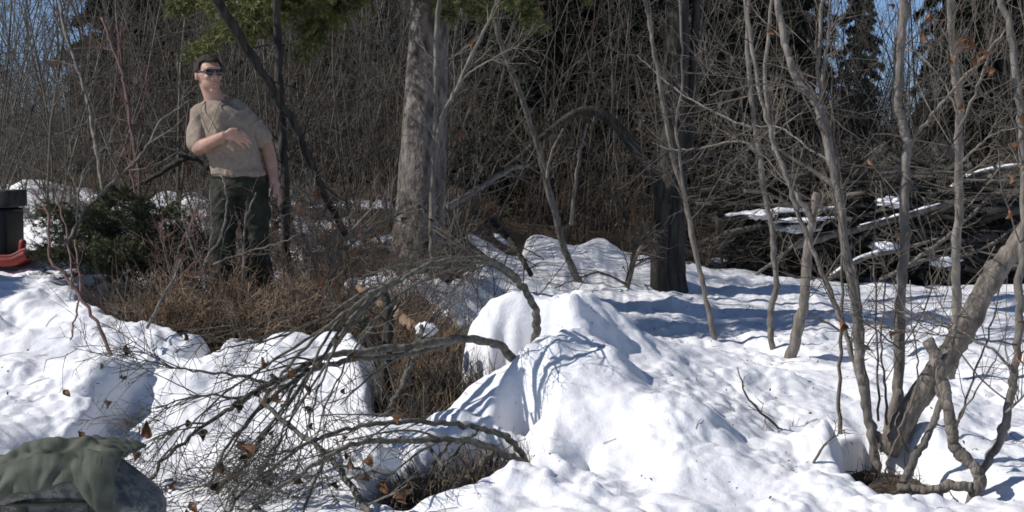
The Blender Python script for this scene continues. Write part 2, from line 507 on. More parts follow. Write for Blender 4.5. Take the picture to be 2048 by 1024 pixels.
def bark_tube(L, R, sides, seed, amp=.10):
    k = len(L) * 4
    L2, R2 = resample(L, R, k)
    R2 = R2 * (1 + .05 * noise3(np.arange(k) * .13, seed, .5))
    V, Fs = tubes(L2[None], R2[None], sides, True)
    C = np.repeat(L2, sides, 0); d = V - C
    f = noise3(V[:, 0] * 26 + seed, V[:, 1] * 26, V[:, 2] * 14) + .7 * noise3(V[:, 0] * 70, V[:, 1] * 70 + seed, V[:, 2] * 40) + .6 * noise3(V[:, 0] * 8, V[:, 1] * 8 + seed, V[:, 2] * 8)
    return C + d * (1 + amp * f)[:, None], Fs
def plant(name, label, cat, stems, material='bark_grey', group=None, twig=None, base=None, sides=7, twig_mat=None, leaves=(), part='trunk', seed=None, rand_leaves=0, leaf_dark=True, tips=None):
    """stems: list of (points, d0, d1, w0, w1). The first is the trunk, the others branches."""
    r = np.random.default_rng(seed if seed is not None else abs(hash(label)) % 10000 if False else sum(map(ord, label)))
    lines = [stem(*s) for s in stems]
    b = lines[0][0][0] if base is None else base
    t = Thing(name, label, cat, b, group)
    allP, allR = [], []
    for i, (L, R) in enumerate(lines):
        R = R * (1 + .06 * r.normal(size=len(R)))
        sd = sides if i == 0 else max(5, sides - 2)
        big = R.max() > .016
        t.part(part if i == 0 else 'branch', bark_tube(L, R, max(sd, 16), i + len(L), .45 if name == 'broken_log' else .13) if big else tubes(L[None], R[None], sd, True), M[material])
        a, c = resample(L, R, 16)
        allP.append(a); allR.append(c)
    allP, allR = np.array(allP), np.array(allR)
    ends = None
    if twig:
        g = []
        if twig.get('long'):
            pl, rl = spawn(allP, allR, twig['long'], twig.get('ll', (.5, 1.1)), (8, 30), 16, .5, .003, twig.get('up', 0) * .4, .05, twig.get('t0', .2), .9, r)
            rl = np.minimum(rl, .0055)
            g.append(tubes(pl, rl, 5))
            allP = np.concatenate([allP, pl]); allR = np.concatenate([allR, rl])
        n1, l1, n2, l2 = twig['n1'], twig['l1'], twig.get('n2', 3), twig.get('l2', (.06, .2))
        p1, r1 = spawn(allP, allR, n1, l1, twig.get('a1', (25, 70)), 6, twig.get('rr', .45), .0022, twig.get('up', .06), twig.get('wob', .13), twig.get('t0', .2), 1.0, r)
        r1 = np.minimum(r1, twig.get('rmax', .005))
        g.append(tubes(p1, r1, 4))
        p2, r2 = spawn(p1, r1, n2, l2, (25, 65), 4, .6, .0018, twig.get('up', .06), .14, .2, 1.0, r)
        g.append(tubes(p2, r2, 3))
        if twig.get('n3'):
            p3, r3 = spawn(p2, r2, twig['n3'], twig.get('l3', (.03, .1)), (25, 65), 3, .7, .0015, .03, .1, .2, 1, r)
            g.append(tubes(p3, r3, 3))
        t.part('twigs', merge(g), M[twig_mat or material], kind='stuff')
        ends = np.concatenate([p1[:, -1], p2[:, -1], p2[:, 2]])
    for (px, py, d, sz) in leaves:
        q = P(px, py, d)
        if twig:                                  # hang it on the nearest twig
            cand = np.concatenate([p1[:, 2:].reshape(-1, 3), p2[:, 1:].reshape(-1, 3)])
            q = cand[np.argmin(((cand - q) ** 2 * np.array([1, .15, 1])).sum(1))]
        add_leaf(t, q, sz * .85, False, r)
    if rand_leaves and ends is not None:
        for i in r.choice(len(ends), min(rand_leaves, len(ends)), replace=False):
            add_leaf(t, ends[i], r.uniform(.7, 1.15), leaf_dark and r.random() < .7, r)
    return t

# ------------------------------------------------------------------ spruce foliage
def bough_geo(base, d, L, seed, droop=.25, width=.45, needle=.022, dens=1.0, nw=.0022):
    """one spruce bough: axis, side shoots and needles"""
    r = np.random.default_rng(seed)
    d = np.asarray(d, float); d /= np.linalg.norm(d)
    k = 12
    pts = [np.asarray(base, float)]
    dd = d.copy()
    for i in range(k - 1):
        pts.append(pts[-1] + dd * L / (k - 1))
        dd = dd + np.array([0, 0, -droop / k]) + r.normal(size=3) * .03
        dd /= np.linalg.norm(dd)
    ax = np.array(pts)[None]; ar = np.linspace(.012, .003, k)[None] * max(.4, L)
    n1 = int(34 * L * dens) + 6
    side = np.cross(d, [0, 0, 1.0]); side /= np.linalg.norm(side) + 1e-9
    idx = np.zeros(n1, int); t = np.sort(r.uniform(.12, 1, n1))
    p, rad, tg = interp(ax, ar, idx, t)
    sgn = np.where(np.arange(n1) % 2, 1.0, -1.0)[:, None]
    dirs = tg * .75 + sgn * side[None] * .8 + r.normal(size=p.shape) * .18 + np.array([0, 0, -.12])
    dirs /= np.linalg.norm(dirs, axis=1, keepdims=True)
    ln = width * L * (1.08 - t) * r.uniform(.6, 1.15, n1) + .05
    q = np.zeros((n1, 5, 3)); q[:, 0] = p
    for j in range(1, 5):
        q[:, j] = q[:, j - 1] + dirs * (ln / 4)[:, None]
        dirs[:, 2] -= .06; dirs += r.normal(size=dirs.shape) * .08
        dirs /= np.linalg.norm(dirs, axis=1, keepdims=True)
    qr = np.tile(np.linspace(.003, .0015, 5), (n1, 1))
    q2, q2r = spawn(q, qr, 4, (.05, .16), (30, 60), 3, .7, .0012, -.02, .1, .15, 1.0, r)
    wood = merge([tubes(ax, ar, 5), tubes(q, qr, 3), tubes(q2, q2r, 3)])
    tris = []
    for Pn, per in ((q, int(26 * dens)), (q2, int(16 * dens)), (ax, int(60 * L * dens))):
        n = Pn.shape[0]
        ii = np.repeat(np.arange(n), max(per, 1)); tt = r.uniform(0, 1, len(ii))
        b, _, tg = interp(Pn, np.ones(Pn.shape[:2]), ii, tt)
        per_ = r.normal(size=b.shape); per_ -= (per_ * tg).sum(1, keepdims=True) * tg
        per_ /= np.linalg.norm(per_, axis=1, keepdims=True) + 1e-9
        dn = tg * .8 + per_ * .8
        wv = np.cross(dn, r.normal(size=dn.shape)); wv /= np.linalg.norm(wv, axis=1, keepdims=True) + 1e-9
        ln_ = needle * r.uniform(.7, 1.3, len(ii))[:, None]
        tris.append(np.stack([b - wv * nw, b + wv * nw, b + dn * ln_], 1))
    T = np.concatenate(tris).reshape(-1, 3)
    return wood, (T, np.arange(len(T)).reshape(-1, 3))

#@@OBJECTS@@
# ------------------------------------------------------------------ right: the clump of bare stems and its leaning trunk
TW = dict(n1=8, l1=(.25, .8), n2=4, l2=(.10, .32), n3=2, l3=(.05, .14), rr=.35, up=.05, rmax=.0036)
def at_hit(px, py):
    return hit(px, py)[1]
plant('leaning_tree', 'thick tan trunk leaning right out of the snow at the right edge', 'tree',
      [([(1772, 905), (1790, 872), (1816, 825), (1861, 764), (1906, 697), (1938, 645), (1968, 582), (2003, 530), (2042, 480), (2095, 390), (2150, 260), (2190, 90), (2215, -90)], 6.75, 6.5, 48, 40),
       ([(2120, 330), (2085, 240), (2080, 120), (2060, 20), (2050, -60)], 6.55, 6.9, 18, 9)],
      'bark_tan', sides=14, twig=dict(n1=5, l1=(.25, .7), n2=3, l2=(.1, .25), t0=.55, rmax=.004))
plant('bare_sapling', 'pale bare stem with a dogleg bend left of the leaning trunk', 'sapling',
      [([(1752, 945), (1745, 880), (1733, 820), (1722, 760), (1716, 702), (1708, 602), (1693, 512), (1681, 425), (1661, 320), (1643, 240), (1629, 198), (1596, 160), (1577, 115), (1560, 40), (1554, -40)], 6.6, 6.9, 19, 13),
       ([(1629, 200), (1580, 172), (1536, 166), (1480, 175), (1420, 190)], 6.83, 6.6, 6, 2.5),
       ([(1662, 325), (1612, 292), (1560, 255), (1512, 250)], 6.8, 7.2, 5, 2)],
      'bark_pale', twig_mat='bark_brown', twig=TW, leaves=[(1562, 92, 6.9, 1.0)])
plant('bare_sapling', 'straight bare stem close behind the dogleg stem, forked near its top', 'sapling',
      [([(1756, 930), (1742, 850), (1731, 760), (1722, 660), (1712, 560), (1697, 500), (1677, 360), (1661, 280), (1643, 200), (1637, 150), (1641, 60), (1646, -40)], 6.75, 7.0, 13, 7),
       ([(1643, 195), (1648, 125), (1657, 70), (1663, -30)], 6.95, 6.8, 8, 5)],
      'bark_grey', twig_mat='bark_brown', twig=TW)
plant('bare_sapling', 'upright bare pale stem with a swollen kink rising left of the leaning trunk', 'sapling',
      [([(1768, 905), (1782, 840), (1796, 775), (1798, 687), (1801, 587), (1808, 512), (1809, 450), (1811, 350), (1813, 285), (1803, 240), (1796, 215), (1795, 165), (1801, 90), (1808, 0), (1812, -60)], 6.85, 7.1, 23, 17),
       ([(1815, 288), (1830, 272), (1858, 238), (1901, 185), (1960, 120), (2010, 60)], 7.0, 6.8, 8, 4),
       ([(1811, 345), (1840, 390), (1868, 420)], 7.0, 6.8, 4, 2),
       ([(1800, 700), (1740, 650), (1690, 625), (1640, 605)], 6.9, 6.5, 4, 1.5)],
      'bark_pale', sides=9, twig_mat='bark_brown', twig=TW, leaves=[(1806, 8, 7.1, 1.0)])
plant('bare_sapling', 'straight pale stem passing just behind the leaning trunk', 'sapling',
      [([(1900, 760), (1908, 700), (1913, 612), (1911, 512), (1918, 420), (1917, 280), (1918, 200), (1906, 100), (1901, 0), (1898, -50)], at_hit(1900, 758), 8.2, 19, 14),
       ([(1917, 330), (1960, 290), (2000, 262), (2060, 250)], 7.9, 7.5, 5, 2),
       ([(1916, 230), (1890, 170), (1850, 120), (1820, 95)], 8.0, 8.3, 5, 2.5),
       ([(1917, 260), (1950, 190), (1975, 110), (1995, 20), (2005, -40)], 8.0, 7.7, 6, 3)],
      'bark_pale', twig_mat='bark_brown', rand_leaves=9, leaf_dark=False, twig=TW, leaves=[(1870, 45, 7.6, 1.2), (1944, 195, 7.6, 1.0), (1940, 470, 7.4, 1.1), (1749, 368, 7.2, 1.0)])
plant('bare_sapling', 'bare stem curving up along the right edge in front of the leaning trunk', 'sapling',
      [([(1931, 1022), (1966, 942), (2001, 872), (2016, 820), (2026, 762), (2036, 687), (2041, 587), (2046, 480), (2047, 380), (2043, 260), (2036, 175), (2021, 75), (2001, 0), (1990, -50)], 6.05, 6.6, 19, 13),
       ([(2030, 745), (1985, 700), (1936, 672), (1880, 640), (1800, 620), (1740, 600)], 6.15, 6.5, 7, 2),
       ([(2034, 690), (1970, 680), (1900, 672), (1850, 665)], 6.2, 6.0, 5, 2),
       ([(2012, 825), (2048, 790), (2090, 740)], 6.1, 6.0, 6, 3),
       ([(2040, 220), (1990, 210), (1930, 150), (1885, 60)], 6.5, 6.2, 5, 2)],
      'bark_grey', twig_mat='bark_brown', rand_leaves=8, leaf_dark=False, twig=TW,
      leaves=[(1950, 72, 6.4, 1.2), (1962, 84, 6.4, 1.4), (1975, 78, 6.35, 1.2), (1953, 108, 6.4, 1.0), (2018, 78, 6.5, 1.1), (2037, 700, 6.15, 1.1), (2046, 345, 6.4, 1.0), (1861, 98, 6.3, 1.0), (2003, 410, 6.4, .8)])
plant('bare_sapling', 'thin bare stem slanting from upper left into the right clump', 'sapling',
      [([(1766, 902), (1752, 865), (1736, 830), (1716, 752), (1696, 682), (1666, 602), (1632, 512), (1596, 425), (1571, 350), (1538, 255), (1515, 170), (1500, 60), (1492, -30)], 6.65, 6.9, 13, 7),
       ([(1600, 430), (1560, 400), (1525, 385), (1490, 384)], 6.8, 6.6, 4, 2),
       ([(1545, 270), (1590, 235), (1640, 215), (1720, 225)], 6.85, 7.1, 4, 1.5)],
      'bark_pale', twig_mat='bark_brown', twig=TW)
plant('bare_sapling', 'very thin dark upright stem at the left side of the right clump', 'sapling',
      [([(1680, 872), (1679, 780), (1682, 660), (1683, 560), (1680, 420), (1672, 300), (1660, 200)], at_hit(1680, 870), 6.8, 9, 4)],
      'bark_brown', twig=dict(n1=6, l1=(.2, .5), n2=3, l2=(.08, .2)))
plant('bare_sapling', 'hair thin upright shoot between the two pale clump stems', 'sapling',
      [([(1757, 842), (1754, 720), (1752, 600), (1748, 480), (1752, 360)], 6.8, 6.8, 5, 2.5)], 'bark_brown', twig=dict(n1=5, l1=(.12, .3), n2=2))
plant('bare_sapling', 'crooked thin shoot just left of the kinked pale stem', 'sapling',
      [([(1774, 850), (1768, 760), (1762, 680), (1770, 600), (1763, 500)], 6.7, 6.8, 6, 2.5)], 'bark_brown', twig=dict(n1=6, l1=(.12, .3), n2=2))
plant('bare_sapling', 'thin forked shoot on the snow right of the leaning trunk', 'sapling',
      [([(1906, 868), (1930, 800), (1955, 730), (1985, 640), (2000, 560)], 6.6, 6.8, 6, 2.5),
       ([(1915, 845), (1960, 770), (1990, 720), (2015, 650)], 6.6, 6.5, 4, 2)], 'bark_brown', twig=dict(n1=5, l1=(.12, .3), n2=2))
plant('bare_sapling', 'thin shoot with crossing twigs in front of the leaning trunk base', 'sapling',
      [([(1818, 905), (1800, 860), (1825, 800), (1836, 720), (1824, 650), (1820, 560)], 6.3, 6.3, 6, 2),
       ([(1800, 862), (1780, 910), (1770, 945)], 6.3, 6.3, 5, 4)], 'bark_brown', twig=dict(n1=5, l1=(.12, .3), n2=2))
plant('sapling_stub', 'short broken stem leaning between leaning trunk and crooked root', 'stub',
      [([(1806, 966), (1826, 925), (1850, 880), (1868, 840), (1880, 800), (1878, 770)], 6.25, 6.4, 18, 13)], 'bark_grey', sides=9, part='stem')
t = plant('crooked_root', 'crooked dead root standing up and looping over the snow by leaning trunk', 'root',
      [([(1856, 682), (1864, 700), (1876, 724), (1884, 760), (1894, 800), (1903, 850), (1905, 880), (1914, 902), (1930, 916)], 6.1, 6.02, 24, 24),
       ([(1906, 890), (1918, 905), (1938, 922), (1956, 945), (1961, 968), (1945, 985)], 6.03, 5.95, 22, 24),
       ([(1945, 974), (1900, 974), (1840, 980), (1796, 976)], 5.95, 6.0, 22, 17),
       ([(1880, 730), (1905, 690), (1912, 650)], 6.1, 6.2, 11, 9)], 'bark_tan', sides=10, part='root', base=P(1880, 960, 6.0))
plant('bare_sapling', 'bare stem with an S bend standing left of the short leaning stump', 'sapling',
      [([(1546, 698), (1541, 655), (1544, 612), (1553, 577), (1547, 512), (1543, 450), (1532, 400), (1519, 300), (1509, 250), (1499, 150), (1494, 50), (1490, -40)], at_hit(1546, 698), 10.4, 13, 9),
       ([(1520, 305), (1480, 282), (1400, 296), (1344, 300), (1304, 285)], 10.2, 10.6, 6, 2),
       ([(1509, 255), (1449, 235), (1384, 200), (1324, 155), (1274, 110)], 10.2, 10.8, 6, 2)],
      'bark_grey', twig_mat='bark_brown', twig=TW)
plant('broken_sapling', 'stout pale broken sapling leaning right on the snow field', 'sapling',
      [([(1580, 718), (1596, 662), (1608, 602), (1614, 520), (1622, 450), (1634, 385)], at_hit(1580, 717), 9.7, 24, 15),
       ([(1625, 440), (1600, 400), (1560, 330), (1540, 250), (1530, 150), (1540, 40), (1545, -30)], 9.7, 9.9, 11, 6)], 'bark_pale', sides=9, twig_mat='bark_brown', twig=TW)
plant('bare_sapling', 'slender pale sapling leaning left with a fork, alone on the snow field', 'sapling',
      [([(1430, 680), (1415, 612), (1395, 522), (1370, 400), (1350, 330), (1330, 230), (1318, 160), (1304, 80), (1292, 10), (1285, -40)], at_hit(1430, 679), 10.6, 12, 6),
       ([(1369, 392), (1360, 310), (1352, 250), (1365, 170), (1362, 80), (1358, -30)], 10.5, 10.2, 7, 4)],
      'bark_pale', twig_mat='bark_brown', twig=TW)
plant('bare_sapling', 'twisted bare sapling behind the snow mound with a rough double stem', 'sapling',
      [([(1158, 566), (1146, 540), (1130, 500), (1110, 425), (1090, 350), (1074, 290), (1049, 210), (1024, 145), (1000, 80), (985, 10), (975, -40)], at_hit(1158, 564), 12.4, 15, 9),
       ([(1112, 430), (1098, 400), (1094, 350), (1106, 300), (1126, 257)], 12.6, 12.4, 7, 4),
       ([(1090, 352), (1050, 330), (1020, 310)], 12.6, 12.3, 5, 2)],
      'bark_grey', twig_mat='bark_brown', twig=TW)
plant('dead_stick', 'pale dead stick upright behind the snow mound', 'stick',
      [([(1142, 450), (1150, 380), (1159, 310), (1165, 285), (1175, 247)], 13.2, 13.0, 8, 5)], 'bark_pale', part='stem')
plant('bare_sapling', 'straight slender whitish sapling in front of the big spruce trunk', 'sapling',
      [([(862, 560), (862, 500), (864, 400), (868, 300), (871, 220), (872, 150), (877, 0), (879, -40)], 10.6, 10.8, 11, 8),
       ([(868, 320), (880, 250), (890, 222), (912, 178), (952, 95), (987, 20), (1000, -30)], 10.7, 10.4, 9, 5),
       ([(908, 185), (930, 155), (962, 130), (1024, 95)], 10.6, 10.4, 6, 2.5),
       ([(870, 250), (905, 215), (930, 190)], 10.7, 11, 4, 2)],
      'bark_pale', twig=dict(n1=7, l1=(.25, .7), n2=4, l2=(.1, .3), n3=1, t0=.3), leaves=[(956, 70, 10.4, 1.3), (948, 205, 10.4, 1.3), (935, 218, 10.4, 1.1), (958, 355, 10.3, 1.2)])
plant('fallen_branch', 'pale fallen branch slanting up to the right of the spruce trunk', 'branch',
      [([(895, 415), (930, 395), (962, 375), (1012, 342), (1058, 330)], 10.6, 11.2, 14, 9)], 'bark_grey', part='stem', twig=dict(n1=6, l1=(.2, .5), n2=3, t0=.1))
plant('bare_sapling', 'lone thin grey sapling leaning left below the patch of sky', 'sapling',
      [([(206, 470), (205, 380), (190, 280), (176, 200), (155, 135), (130, 60), (119, 0), (112, -40)], 11.0, 11.3, 10, 6)],
      'bark_grey', twig=dict(n1=12, l1=(.25, .7), n2=4, l2=(.1, .3), n3=2, t0=.1), twig_mat='bark_brown')
plant('red_stem_shrub', 'reddish bare shrub with one pale peeled stem left of the person', 'shrub',
      [([(290, 560), (287, 480), (278, 360), (262, 260), (252, 190), (243, 140), (222, 85), (203, 35)], 9.5, 9.7, 7, 6),
       ([(284, 470), (270, 380), (250, 300), (235, 230)], 9.5, 9.8, 5, 2)],
      'bark_red', twig=dict(n1=9, l1=(.2, .5), n2=4, l2=(.08, .25), t0=.1))
plant('slanting_branch', 'long grey branch slanting from evergreen boughs up towards the person', 'branch',
      [([(133, 490), (160, 440), (200, 390), (240, 350), (270, 325), (300, 285), (318, 245), (350, 222), (380, 200)], 9.0, 9.6, 9, 4),
       ([(155, 450), (160, 370), (175, 330), (215, 290)], 9.0, 9.2, 5, 2)],
      'bark_grey', part='stem', twig=dict(n1=7, l1=(.2, .5), n2=3))
plant('dark_dead_branch', 'dark dead branch reaching left behind the person at hip height', 'branch',
      [([(420, 335), (375, 315), (310, 352), (250, 388), (215, 420)], 9.8, 10.2, 15, 5),
       ([(395, 318), (340, 300), (310, 290), (270, 270)], 9.8, 10.0, 8, 3)], 'bark_dark', part='stem', twig=dict(n1=6, l1=(.15, .45), n2=3))

# ------------------------------------------------------------------ the two big trunks and dark leaning timber
def trunk_geo(pts, d0, d1, w0, w1, seed, sides=40, lobes=.06, per=14):
    L, R = stem(pts, d0, d1, w0, w1, per=per, jit=0)
    V, Fs = tubes(L[None], R[None], sides, True)
    C = np.repeat(L, sides, 0)
    d = V - C; rr = np.linalg.norm(d, axis=1, keepdims=True) + 1e-9
    n = d / rr
    th = np.arctan2(n[:, 1], n[:, 0])
    # furrowed, plated bark
    f = .5 * noise3(np.cos(th) * 3.2 + seed, np.sin(th) * 3.2, V[:, 2] * 1.6) + .5 * noise3(np.cos(th) * 7, np.sin(th) * 7 + seed, V[:, 2] * 6)
    f += .4 * noise3(np.cos(th) * 14, np.sin(th) * 14 + seed, V[:, 2] * 16)
    flare = 1 + .32 * np.exp(-np.clip(V[:, 2] - V[:, 2].min(), 0, 9) / .16) * (1 + .9 * np.cos(th * 5 + seed) * .5)
    return C + d * ((1 + lobes * f) * (flare if sides > 20 else 1))[:, None], Fs, L, R
gz = float(ground_z(-.82, 12.0))
b_y = 330 + (1.5 - gz + .05) / 12 * F
V, Fs, L, R = trunk_geo([(838, b_y), (838, b_y - 30), (836, 520), (842, 400), (848, 280), (854, 150), (860, 0), (866, -250), (872, -700), (876, -1500), (880, -2600)], 12, 12, 122, 45, 3)
R = R.copy(); 
spr = Thing('spruce_tree', 'big spruce with a broad sunlit grey trunk behind the brush', 'tree', L[0])
spr.part('trunk', (V, Fs), M['bark_spruce'])
wood, ndl = [], []
bl = []
for (px, py, dd, z0) in [(395, 88, 10.6, 3.5), (440, 30, 10.7, 3.6), (455, 60, 10.4, 3.5), (520, 80, 10.9, 3.4), (560, 50, 10.7, 3.5), (610, 96, 11.0, 3.35), (650, 30, 11.1, 3.4), (380, 20, 10.9, 3.7), (500, 10, 10.9, 3.6),
                         (960, 25, 11.2, 3.3), (1080, 35, 11.3, 3.4), (900, 12, 11.1, 3.3), (1010, 15, 11.0, 3.4), (1150, 10, 11.6, 3.5)]:
    tip = P(px, py, dd); b0 = np.array([-.78 + .16 * np.sign(tip[0] + .78), 11.85, z0])
    bl.append((b0, tip - b0 + np.array([0, 0, .12]) * np.linalg.norm(tip - b0), np.linalg.norm(tip - b0) * 1.02))
for i, (b, d, ln) in enumerate(bl):
    a, n = bough_geo(b, d, ln, 40 + i, .25, .42, .034, 1.2, .0034)
    wood.append(a); ndl.append(n)
for i in range(30):                               # higher whorls, above the picture
    z = 4.3 + i * .16
    an = i * 2.4
    a, n = bough_geo((-.78 + .1 * math.cos(an), 12 + .1 * math.sin(an), z), (math.cos(an), math.sin(an), -.2), 2.1 - .02 * i, 90 + i, .3, .4, .06, .35, .009)
    wood.append(a); ndl.append(n)
spr.part('branches', merge(wood), M['bark_dark'], kind='stuff')
spr.part('crown', merge(ndl), M['needles_olive'], kind='stuff', smooth=False)

V, Fs, L, R = trunk_geo([(1338, 606), (1338, 590), (1338, 540), (1340, 440), (1346, 350), (1350, 250), (1353, 120), (1354, 0), (1356, -200), (1358, -600), (1360, -1500)], 13.4, 13.4, 72, 34, 9, lobes=.10)
dt = Thing('dark_tree', 'black barked tree with a broad foot on the snow field', 'tree', L[0])
dt.part('trunk', (V, Fs), M['bark_dark'])
V, Fs, L, R = trunk_geo([(1318, 600), (1318, 520), (1322, 430), (1318, 380), (1300, 340), (1274, 306), (1239, 258), (1194, 224), (1149, 227), (1084, 275), (1039, 315), (1010, 335)], 13.3, 12.9, 36, 9, 12, 14, .06, 6)
dt.part('branch', (V, Fs), M['bark_dark'], label='arching black limb bowed over to the left')
V, Fs, L, R = trunk_geo([(1330, 400), (1362, 330), (1380, 250), (1388, 120), (1395, -40), (1400, -300)], 13.3, 13.6, 26, 14, 14, 14, .06, 6)
dt.part('branch', (V, Fs), M['bark_dark'])
p = np.array([[L[int(q * (len(L) - 1))] for q in np.linspace(0, 1, 16)]])
g1, r1 = spawn(p, np.full((1, 16), .02), 30, (.3, 1.2), (30, 80), 6, .4, .002, .03, .15, .1, 1)
g2, r2 = spawn(g1, r1, 5, (.1, .4), (30, 70), 4, .5, .0015, .02, .15)
dt.part('twigs', merge([tubes(g1, r1, 4), tubes(g2, r2, 3)]), M['bark_brown'], kind='stuff')
sw, sn = [], []
for i in range(34):                               # its crown, above the picture: throws the blue shade on the field
    z = 4.0 + i * .14; an = i * 2.4 + 1
    a, n = bough_geo((1.55, 13.4, z), (math.cos(an), math.sin(an), -.2), 2.0 - .02 * i, 190 + i, .3, .4, .06, .35, .009)
    sw.append(a); sn.append(n)
dt.part('crown', merge(sn), M['needles_far'], kind='stuff', smooth=False)
plant('dead_shrub', 'dark tangled dead shrub at the left foot of the black tree', 'shrub',
      [([(1250, 590), (1262, 540), (1280, 500), (1300, 460)], 13.0, 13.1, 12, 8), ([(1255, 570), (1200, 545), (1150, 560), (1110, 575)], 13.0, 12.6, 6, 2), ([(1258, 560), (1270, 500), (1306, 460)], 13, 12.9, 8, 6)],
      'bark_brown', part='stem', twig=dict(n1=14, l1=(.15, .5), n2=4, l2=(.08, .2), up=-.05))
plant('leaning_dead_trunk', 'dark dead trunk leaning from upper left down behind the person', 'log',
      [([(405, -60), (450, 30), (500, 105), (552, 190), (592, 260), (627, 340), (650, 390), (690, 470)], 9.9, 10.6, 20, 15)], 'bark_dark', sides=12, part='trunk', twig=dict(n1=8, l1=(.2, .6), n2=3))
plant('dark_upright_trunk', 'dark narrow upright trunk directly behind the person', 'tree',
      [([(574, 560), (572, 500), (570, 400), (566, 300), (560, 200), (556, 110), (553, 0), (550, -60)], 10.3, 10.4, 20, 15)], 'bark_dark', sides=12, twig=dict(n1=10, l1=(.2, .6), n2=3))
plant('dark_fallen_log', 'dark fallen log slanting behind the snow mound', 'log',
      [([(985, 440), (1010, 470), (1040, 510), (1062, 550)], 12.2, 11.5, 13, 10)], 'bark_dark', sides=10, part='trunk', twig=dict(n1=5, l1=(.2, .5), n2=2))

# ------------------------------------------------------------------ foreground alder shrubs bent over the gully
AT = dict(long=5, ll=(.35, .7), n1=5, l1=(.12, .4), n2=2, l2=(.06, .2), n3=1, l3=(.03, .10), rr=.35, up=-.03, t0=.35, wob=.12, rmax=.0035)
plant('alder_shrub', 'highest arching alder branch bent left over the brown hollow', 'shrub',
      [([(1062, 725), (1068, 690), (1074, 650), (1070, 615), (1052, 582), (1024, 548), (985, 524), (937, 517), (862, 527), (812, 552), (752, 582), (712, 612), (662, 648), (600, 705), (545, 775), (490, 850), (440, 930)], 7.3, 6.0, 17, 4),
       ([(760, 580), (700, 640), (640, 720), (580, 800), (510, 890), (440, 980), (410, 1030)], 6.75, 5.7, 9, 3),
       ([(812, 552), (720, 590), (640, 640), (560, 672), (480, 690), (410, 710)], 6.85, 6.4, 8, 2.5),
       ([(690, 625), (640, 700), (600, 790), (560, 880), (520, 960)], 6.6, 5.8, 7, 2.5),
       ([(1054, 586), (1000, 540), (960, 535), (900, 545)], 7.2, 7.0, 7, 3),
       ([(862, 527), (790, 562), (705, 650), (625, 770), (560, 880), (515, 955)], 6.9, 5.8, 8, 3),
       ([(812, 552), (740, 604), (662, 692), (592, 790), (525, 880), (475, 950)], 6.85, 5.9, 8, 3),
       ([(752, 582), (694, 650), (650, 740), (615, 850), (592, 940)], 6.7, 5.7, 7, 3),
       ([(662, 648), (570, 705), (470, 772), (380, 850), (320, 925)], 6.5, 5.9, 7, 2.5),
       ([(985, 524), (900, 540), (800, 590), (720, 680), (660, 790), (630, 880)], 7.1, 6.0, 7, 3)],
      'alder', sides=9, twig=AT, rand_leaves=34)
plant('alder_shrub', 'stout grey alder branch lying nearly level across the gully', 'shrub',
      [([(1058, 775), (1040, 740), (1012, 702), (987, 687), (937, 679), (862, 684), (792, 695), (712, 704), (652, 714), (612, 728), (562, 757), (500, 787), (452, 822), (392, 862), (332, 917), (300, 960)], 7.15, 5.85, 20, 6),
       ([(905, 685), (830, 705), (702, 720), (637, 735), (570, 775), (500, 840), (440, 920), (400, 1000)], 6.95, 5.8, 14, 5),
       ([(540, 768), (470, 750), (400, 742), (340, 735), (300, 728)], 6.3, 6.2, 7, 2),
       ([(480, 800), (420, 790), (360, 800), (310, 818)], 6.25, 6.1, 6, 2),
       ([(620, 725), (560, 820), (500, 920), (460, 1010)], 6.5, 5.6, 8, 3),
       ([(420, 845), (370, 850), (330, 870), (290, 900)], 6.1, 6.0, 5, 2)],
      'alder', sides=9, twig=AT, rand_leaves=44)
plant('alder_shrub', 'upper of the two low alder branches arching over the front snow hole', 'shrub',
      [([(1062, 960), (1048, 915), (1024, 884), (987, 864), (937, 852), (882, 845), (812, 842), (752, 848), (702, 857), (647, 872), (600, 895), (560, 925), (500, 970), (450, 1030)], 6.4, 5.5, 14, 5),
       ([(960, 858), (930, 885), (880, 940), (850, 1000)], 6.3, 6.0, 7, 4),
       ([(640, 875), (590, 900), (540, 910), (490, 930), (430, 990)], 5.9, 5.5, 6, 2.5)],
      'alder', sides=9, twig=AT, rand_leaves=26)
plant('alder_shrub', 'lower of the two low alder branches arching over the front snow hole', 'shrub',
      [([(1075, 990), (1055, 940), (1024, 914), (962, 888), (902, 880), (832, 882), (762, 882), (702, 891), (652, 914), (602, 947), (542, 984), (490, 1030)], 6.3, 5.4, 17, 6),
       ([(975, 892), (985, 930), (975, 980), (968, 1030)], 6.3, 6.0, 13, 9),
       ([(902, 882), (870, 930), (860, 980), (880, 1030)], 6.2, 5.8, 8, 5),
       ([(990, 900), (940, 950), (895, 1005), (880, 1030)], 6.25, 5.9, 14, 12),
       ([(850, 884), (900, 950), (925, 1000), (935, 1030)], 6.1, 5.9, 9, 6)],
      'alder', sides=9, twig=AT, rand_leaves=22)
plant('fallen_stick', 'dark stick lying diagonally across the white snow below the alders', 'stick',
      [([(520, 800), (575, 850), (627, 885), (657, 915), (697, 965), (732, 1012), (742, 1030)], 6.2, 5.6, 10, 15)], 'alder', part='stem', twig=dict(n1=8, l1=(.15, .5), n2=3, up=-.02), rand_leaves=10)
plant('fallen_stick', 'short thin dark stick crossing under the diagonal stick', 'stick',
      [([(655, 905), (630, 960), (605, 1030)], 5.75, 5.5, 7, 6)], 'alder', part='stem', twig=dict(n1=3, l1=(.1, .3), n2=2))
